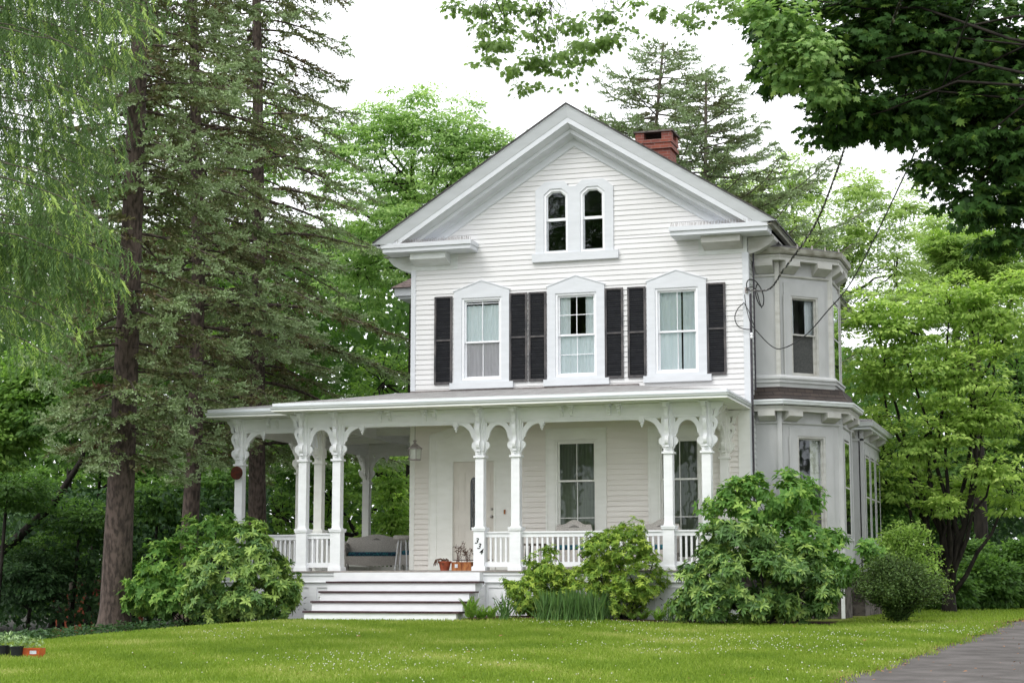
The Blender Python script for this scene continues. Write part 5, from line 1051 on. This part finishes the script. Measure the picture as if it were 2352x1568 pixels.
X, Y = scatter(60000, -1.2, 24, .8); n = len(X)
tag(leaves('grass', np.stack([X,Y,gz(X,Y)-.004],1), norm(np.stack([G.normal(size=n)*.45,G.normal(size=n)*.45,np.ones(n)],1)), rdir(n), .06*G.uniform(.5,1.3,n), .38+G.normal(size=n)*.13, L['grass'], None, 'needle'), kind='stuff', label='grass beside and behind the house', cat='grass')
X, Y = scatter(16000, -18.5, -3.0, 1.0); f_ = np.sin(X*.8+1.)*np.sin(Y*.6+.5)+.5*np.sin(X*2.1)*np.sin(Y*1.7); k_ = G.random(len(X)) < np.clip(.012+.26*(f_-.15)+.02*(X-3),.006,.3); X, Y = X[k_], Y[k_]; n = len(X)
tag(leaves('clover_flowers', np.stack([X,Y,gz(X,Y)+.035],1), np.tile([1.,0,0],(n,1)), np.tile([0,0,1.],(n,1)), .019*G.uniform(.6,1.2,n), np.full(n,.5), L['clover'], None, 'flower'), kind='stuff', label='white clover flowers in the lawn', cat='clover')
X, Y = scatter(120, -18, -3, 1.); n = len(X)
tag(leaves('fallen_leaves', np.stack([X,Y,gz(X,Y)+.03],1), rdir(n)*[1,1,.1], norm(rdir(n)*.3+[0,0,1]), .07*G.uniform(.6,1.2,n), np.full(n,.5), L['deadleaf'], None, 'maple'), kind='stuff', label='dead leaves lying on the lawn', cat='fallen leaves')
yy = G.uniform(-18,4,900); xx = np.array([Rx(y) for y in yy])+G.normal(size=900)*.12+.05; far_ = G.random(900) < .14; xx[far_] += G.uniform(.2,2.2,int(far_.sum()))
tag(leaves('leaf_litter', np.stack([xx,yy,gz(xx,yy)+.006],1), rdir(900)*[1,1,.1], norm(rdir(900)*.4+[0,0,1]), .05*G.uniform(.5,1.2,900), np.full(900,.5), L['deadleaf'], None, 'leaf'), kind='stuff', label='leaf litter along the driveway edge', cat='leaf litter')
# ================================================================== THINGS ON AND AROUND THE PORCH
def curtain(x0, x1, z0, z1, y, mat, label, group=None, amp=.012, gap=None, cls='curtain'):
    mb = MB(); n = max(8, int((x1-x0)/.02)); vs = []; ph = random.random()*6
    for i in range(n+1):
        x = x0+(x1-x0)*i/n
        for z in (z0, z1): vs.append((x, y+amp*math.sin(i*1.1+ph+.5*math.sin(i*.37)), z))
    mb.add([(v[0],v[1],v[2]) for v in vs], [(2*i,2*i+2,2*i+3,2*i+1) for i in range(n)])
    o = mb.build('curtain', mat, None, True); return tag(o, label, cls, group)
g_ = 'curtains hanging in the front windows'
cu = [(1.20,2.0,4.02,4.83,'greycurtain','grey insect screen behind the lower sash of the left upstairs window'),
      (1.18,1.66,4.02,5.60,'curtain','left curtain panel in the upstairs window at the left'),(1.66,2.01,4.02,5.60,'curtain','right curtain panel in the upstairs window at the left'),
      (3.25,3.50,4.03,5.70,'curtain','left curtain drawn aside in the middle upstairs window'),(3.83,4.08,4.03,5.70,'curtain','right curtain drawn aside in the middle upstairs window'),(3.42,3.90,4.03,4.88,'curtain','short cafe curtain across the lower half of the middle upstairs window'),
      (5.38,5.86,4.03,5.70,'curtain','left curtain panel in the upstairs window at the right'),(5.90,6.22,4.03,5.70,'curtain','right curtain panel in the upstairs window at the right'),
      (3.24,4.07,.25,2.66,'greencurtain','greyish green drape inside the tall porch window behind the armchair'),(5.42,6.22,.25,2.66,'greencurtain','greyish green drape inside the tall porch window at the right end')]
for k, (a, b, c_, d, m_, lb) in enumerate(cu): curtain(a, b, c_, d, .115 if k == 0 else .135+.02*(k == 5), m_, lb, g_, .003 if k == 0 else .012)
def curt45(P, ang, s0, s1, z0, z1, mat, lb):
    o = curtain(s0, s1, z0, z1, .17, mat, lb, 'curtains in the bay windows', .01); o.location = (P[0],P[1],0); o.rotation_euler = (0,0,ang)
curt45(UPp[1], A45, .33, .50, 3.97, 5.55, 'curtain', 'curtain at the left of the upper bay window'); curt45(UPp[1], A45, .80, .98, 3.97, 5.55, 'curtain', 'curtain at the right of the upper bay window')
curt45(LP[1], A45, .86, 1.09, .78, 2.68, 'greencurtain', 'pale green drape in the lower bay window')
# hanging lantern
t = empty('porch_lantern', (.443,-.9,0), 'grey metal lantern hanging by a chain from the porch ceiling', 'lantern')
mb = MB(); mb.tube([(0,0,3.20),(0,0,2.68)], .006, 4); mb.build('chain', 'pewter', t)
mb = MB(); mb.lathe([(.0,2.50),(.165,2.50),(.165,2.515),(.09,2.57),(.055,2.60),(.03,2.61),(.03,2.655),(.05,2.665),(.02,2.69),(0,2.69)], 0, 0, 6); mb.build('lantern_top', 'pewter', t)
mb = MB(); mb.lathe([(0,2.27),(.135,2.27),(.135,2.292),(0,2.292)], 0, 0, 6)
for k in range(6): a = math.pi/3*k; mb.tube([(.13*math.cos(a),.13*math.sin(a),2.28),(.14*math.cos(a),.14*math.sin(a),2.51)], .008, 4)
mb.build('cage', 'pewter', t); mb = MB(); mb.lathe([(.118,2.294),(.126,2.498)], 0, 0, 6); mb.build('lantern_glass', 'lampglass', t)
# rusty disc on the left post
mb = MB(); mb.lathe([(0,-.012),(.135,-.012),(.142,0),(.135,.012),(.115,.016),(0,.014)], 0, 0, 28); o = mb.build('wall_disc', 'rust', None, True); o.location = (-3.462,-1.17-.03,2.065); o.rotation_euler = (R(90),0,0); tag(o, 'round rusty metal disc hung on the leftmost porch post', 'wall disc')
# wicker furniture
def wicker(name, loc, rz, wd, label, cat, cush=True, hump=.10, back=.98, arms=.62, pattern=True, mat='wicker'):
    t = empty(name, loc, label, cat); t.rotation_euler = (0,0,rz); h = wd/2; dep_ = .55
    mb = MB(); out = [(-h,.30)] + [(-h-.02+.0,back-.20)] + [(x, back-.10+hump*math.cos(x/h*2.2)**2*(1 if abs(x) < h*.72 else .35)) for x in np.linspace(-h*.97,h*.97,17)] + [(h+.02,back-.20),(h,.30)]
    vs = [(x, .20+.10*(z-.4)-.0, z) for x, z in out]; mb.prism(out, 0, .05, tf=lambda p: (p[0], p[1]+.20+.16*(p[2]-.4), p[2])); mb.build('backrest', mat, t)
    mb = MB(); mb.tube([(x, .22+.16*(z-.4), z) for x, z in out], .024, 6); mb.build('back_rim', mat, t, True)
    if pattern:
        mb = MB()
        for k in range(9): x = (k-4)*.024; mb.box(x-.006, x+.006, .20+.16*(back-.50-.0)-.006, .20+.16*(back-.5)+.0, back-.17-.012*abs(k-4), back-.09-.008*abs(k-4))
        mb.build('openwork', 'dark', t)
    mb = MB(); mb.box(-h+.03, h-.03, -.32, .22, .34, .40); mb.build('seat', mat, t)
    mb = MB(); mb.prism([(-h+.02,.36),(h-.02,.36),(h-.02,.22)]+[(x,.22-.06*math.cos(x/h*1.5)) for x in np.linspace(h*.8,-h*.8,9)]+[(-h+.02,.22)], -.34, -.32); mb.build('apron', mat, t)
    for s in (-1, 1):
        mb = MB(); mb.tube([(s*h,.26,back-.25),(s*(h+.03),.10,arms+.08),(s*(h+.04),-.15,arms+.02),(s*(h+.03),-.33,arms-.0),(s*(h+.01),-.36,arms-.08)], [.03,.04,.048,.05,.03], 8); mb.box(s*h-.02, s*h+.02, -.33, .24, .34, arms-.0); mb.build('armrest', mat, t)
        for yy_ in (-.31, .22): mb = MB(); mb.tube([(s*(h-.01),yy_,.0),(s*(h-.01),yy_,.40)], [.018,.024], 6); mb.build('leg', mat, t)
    if cush:
        mb = MB(); mb.box(-h+.06, h-.06, -.30, .18, .402, .50); o_ = mb.build('cushion', 'teal', t); bv = o_.modifiers.new('b', 'BEVEL'); bv.width = .03; bv.segments = 3
    return t
wicker('wicker_sofa', (-2.62,4.55,.0), R(16), 1.36, 'white wicker sofa with a dark patterned cushion at the back of the side porch', 'sofa', back=.93, hump=.08)
wicker('wicker_armchair', (-.98,3.1,.0), R(-25), .62, 'white wicker armchair with a teal cushion beside the house corner', 'armchair', back=1.0)
wicker('wicker_armchair', (3.72,-.62,.015), R(6), .68, 'white wicker armchair with a teal cushion under the first porch window', 'armchair', back=1.0)
wicker('wicker_armchair', (5.52,-.55,.015), R(4), .66, 'white wicker armchair half hidden by the tall pieris', 'armchair', back=1.0)
t = empty('plant_stand', (-.70,1.45,0), 'white wicker plant stand with splayed legs at the house corner', 'stand')
mb = MB(); mb.lathe([(0,.70),(.20,.70),(.225,.73),(.225,.78),(.20,.80),(0,.80)], 0, 0, 18); mb.build('top', 'wicker', t)
for k in range(4):
    a = math.pi/4+math.pi/2*k; mb = MB(); mb.tube([(.12*math.cos(a),.12*math.sin(a),.70),(.21*math.cos(a),.21*math.sin(a),0)], .015, 6); mb.build('leg', 'white', t)
t = empty('side_table', (3.0,-.75,.01), 'small dark wooden side table behind the railing near the second post pair', 'table')
mb = MB(); mb.box(-.20,.20,-.18,.18,.50,.54); mb.build('top', 'barkgrey', t)
for sx in (-1,1):
    for sy in (-1,1): mb = MB(); mb.tube([(sx*.15,sy*.13,.50),(sx*.19,sy*.15,0)], .016, 6); mb.build('leg', 'barkdark', t)
# pots on the porch
t = empty('flower_pot', (1.37,-1.62,.003), 'terracotta pot with a wilted plant on the top step', 'flower pot')
mb = MB(); mb.lathe([(0,0),(.085,0),(.118,.15),(.13,.15),(.135,.19),(.118,.19),(.11,.165),(0,.16)], 0, 0, 18); mb.build('pot', 'terra', t)
mb = MB()
for k in range(34):
    a = G.uniform(0,6.28); l = G.uniform(.06,.17); s_ = -1 if k < 20 else 1; mb.tube([(0,0,.16),(.06*math.cos(a)-.03,.06*math.sin(a),.20+l*.3),(.13*math.cos(a)-.06,.12*math.sin(a),.22-.0*l),(.15*math.cos(a)-.08,.14*math.sin(a),.20-l*.7)], [.005,.005,.008,.006], 4)
mb.build('wilted_plant', 'deadstem', t)
for k, (x, lb) in enumerate(((1.655,'left square rusty planter with dry stems beside the numbered post'),(1.865,'right square rusty planter with dry stems, touching the numbered post'))):
    t = empty('planter', (x,-1.64,.003), lb, 'planter', 'pair of rusty square planters')
    mb = MB(); mb.box(-.10,.10,-.10,.10,0,.17); mb.box(-.105,.105,-.105,.105,.145,.172); mb.build('box', 'rustplanter', t)
    if k == 0: mb = MB(); mb.box(-.03,.03,-.1025,-.10,.06,.13); mb.build('paper_label', 'paperlabel', t)
    mb = MB()
    for j in range(16):
        a = G.uniform(0,6.28); l = G.uniform(.15,.38 if k == 0 else .25); b = G.uniform(.03,.16); p = (b*math.cos(a), b*math.sin(a), .16+l); mb.tube([(G.normal()*.03,G.normal()*.03,.16),(p[0]*.5,p[1]*.5,.16+l*.6),p], [.004,.003,.002], 3)
        for q in range(5): mb.tube([p, (p[0]+G.normal()*.03, p[1]+G.normal()*.03, p[2]+G.normal()*.03)], [.006,.003], 3)
    mb.build('dry_stems', 'deadstem', t)
# seedling pots and crate on the lawn at the left
def seedlings(parent, w_, d_, z, n, h):
    P = np.stack([G.uniform(-w_/2,w_/2,n), G.uniform(-d_/2,d_/2,n), z+G.uniform(.02,h,n)], 1); leaves('seedlings', P, norm(rdir(n)+[0,0,.3]), norm(rdir(n)*.5+[0,0,1]), .07*G.uniform(.5,1.2,n), G.uniform(.2,1,n), L['seedling'], parent, 'leaf')
p = ground_at(75,1510); t = empty('seedling_crate', tuple(p), 'orange plastic crate of seedlings on the lawn at the far left', 'crate'); t.rotation_euler = (0,0,.2)
mb = MB(); w_, d_ = .26, .22; mb.box(-w_/2,w_/2,-d_/2,d_/2,0,.02)
for a in ((-w_/2,w_/2,-d_/2,-d_/2+.012),(-w_/2,w_/2,d_/2-.012,d_/2),(-w_/2,-w_/2+.012,-d_/2+.012,d_/2-.012),(w_/2-.012,w_/2,-d_/2+.012,d_/2-.012)): mb.box(a[0],a[1],a[2],a[3],.02,.13)
mb.box(-w_/2-.008,w_/2+.008,-d_/2-.008,-d_/2,.115,.135); mb.box(-w_/2+.02,w_/2-.02,-d_/2+.02,d_/2-.02,.02,.11); mb.build('crate', 'orangeplastic', t)
mb = MB(); mb.box(.0,.09,-d_/2-.003,-d_/2-.0005,.055,.10); mb.build('paper_label', 'paperlabel', t); seedlings(t, w_, d_, .12, 90, .14)
for k, (vx, r_, lb) in enumerate(((38,.085,'black nursery pot next to the orange crate'),(8,.09,'black nursery pot at the frame edge, left of the other pot'))):
    p = ground_at(vx, 1511-k*2); t = empty('nursery_pot', tuple(p), lb, 'plant pot', 'black nursery pots on the lawn'); mb = MB(); mb.lathe([(0,0),(r_*.85,0),(r_,.14),(r_*1.08,.14),(r_*1.08,.16),(r_*.95,.16),(r_*.9,.13),(0,.13)], 0, 0, 16); mb.build('pot', 'blackplastic', t); seedlings(t, r_*2.2, r_*2, .14, 80, .16)
# distant red shed and pale post in the woods
p = at(175,1378,62); t = empty('red_shed', (p[0]+.3,p[1],-2.1), 'low reddish shed deep in the woods behind the spruces', 'shed'); mb = MB(); mb.box(-1.2,1.2,0,2,0,1.6); mb.build('wall', 'terra', t); mb = MB(); mb.prism([(-1.35,1.6),(1.35,1.6),(0,2.0)], -.1, 2.1); mb.build('roof', 'rust', t)
p = at(163,1432,55); mb = MB(); mb.tube([(0,0,-.3),(0,0,1.2),(.03,0,2.6),(.05,0,4.)], [.11,.09,.08,.06], 8); o = mb.build('birch_trunk', 'barkgrey', None, True); o.location = p; tag(o, 'thin pale trunk in the dark woods at the left', 'tree trunk')
# ---- overhead service cables
def spl(pts, n=14):
    P_ = [Vector(p) for p in pts]; out = []
    for i in range(len(P_)-1):
        p0, p1, p2, p3 = P_[max(i-1,0)], P_[i], P_[i+1], P_[min(i+2,len(P_)-1)]
        for k in range(n): t = k/n; out.append(.5*((2*p1)+(-p0+p2)*t+(2*p0-5*p1+4*p2-p3)*t*t+(-p0+3*p1-3*p2+p3)*t**3))
    return out+[P_[-1]]
def cab(vps, end):
    return [tuple(at(*q)) for q in vps] + [end]
a1 = spl(cab([(2120,-140,17),(2070,0,20),(2020,130,22.5),(1960,280,25),(1920,400,27.5),(1870,520,30),(1800,620,32.5),(1765,665,34)], (W-.02,-.06,5.62)), 16)
t = empty('power_cable', tuple(a1[-1]), 'twisted service cable sweeping down to the upper corner of the house', 'cable'); o_ = a1[-1]; mb = MB()
for ph in (0, math.pi):
    pts = []; s = 0
    for i in range(len(a1)-1):
        for k in range(4):
            p = a1[i].lerp(a1[i+1], k/4); s += (a1[i+1]-a1[i]).length/4; pts.append(p-o_+Vector((math.cos(s*16+ph)*.011, 0, math.sin(s*16+ph)*.011)))
    mb.tube(pts, .012, 4, mi=0 if ph == 0 else 1)
mb.build('twisted_wires', ['cable','cabletwist'], t)
mb = MB(); a2_ = [(0,0,0),(.0,-.02,.16),(.08,-.04,.24),(.22,-.02,.20),(.34,.05,.02),(.40,.1,-.22),(.36,.12,-.42),(.27,.10,-.35),(.20,.08,-.1),(.24,.06,.12),(.30,.08,.1)]
mb.tube(spl([(x*.8+.02,y-.05,z*.8) for x,y,z in a2_], 6), .012, 5); mb.tube(spl([(0,-.03,0),(.10,-.04,.05),(.20,-.02,-.02),(.26,0,-.25),(.30,.03,-.38)], 6), .010, 5)
mb.tube(spl([(-.03,-.05,-.1),(.0,-.06,-.35),(.06,-.06,-.62),(.10,-.05,-.70)], 6), .007, 4); mb.build('drip_loop', 'cable', t)
mb = MB(); mb.box(-.03,.03,-.02,.03,-.05,.05); mb.build('anchor', 'pewter', t)
a2 = spl(cab([(2290,-140,16),(2238,0,19),(2150,235,22),(2060,440,25.5),(1960,640,29),(1900,715,31),(1850,770,32.7),(1800,799,34),(1770,793,35)], (W+.05,-.05,4.92)), 12)
t = empty('phone_cable', tuple(a2[-1]), 'plain black cable sagging across the upper bay to the house corner', 'cable'); mb = MB(); mb.tube([p-a2[-1] for p in a2], .011, 5); mb.build('wire', 'cable', t)
mb = MB(); mb.tube(spl([(-.12,-.03,.44),(-.26,-.04,.30),(-.31,-.04,.12),(-.24,-.04,-.04),(-.1,-.04,-.10),(.04,-.04,-.11)], 8), .010, 5); mb.tube(spl([(-.12,-.03,.44),(0,-.02,.2),(.06,-.02,-.02)], 5), .007, 4); mb.build('drip_loop', 'cable', t)
mb = MB(); mb.lathe([(0,-.30),(.03,-.29),(.03,-.25),(.018,-.24),(.03,-.22),(.03,-.18),(0,-.17)], .02, -.02, 10); mb.build('insulator', 'white', t, True)
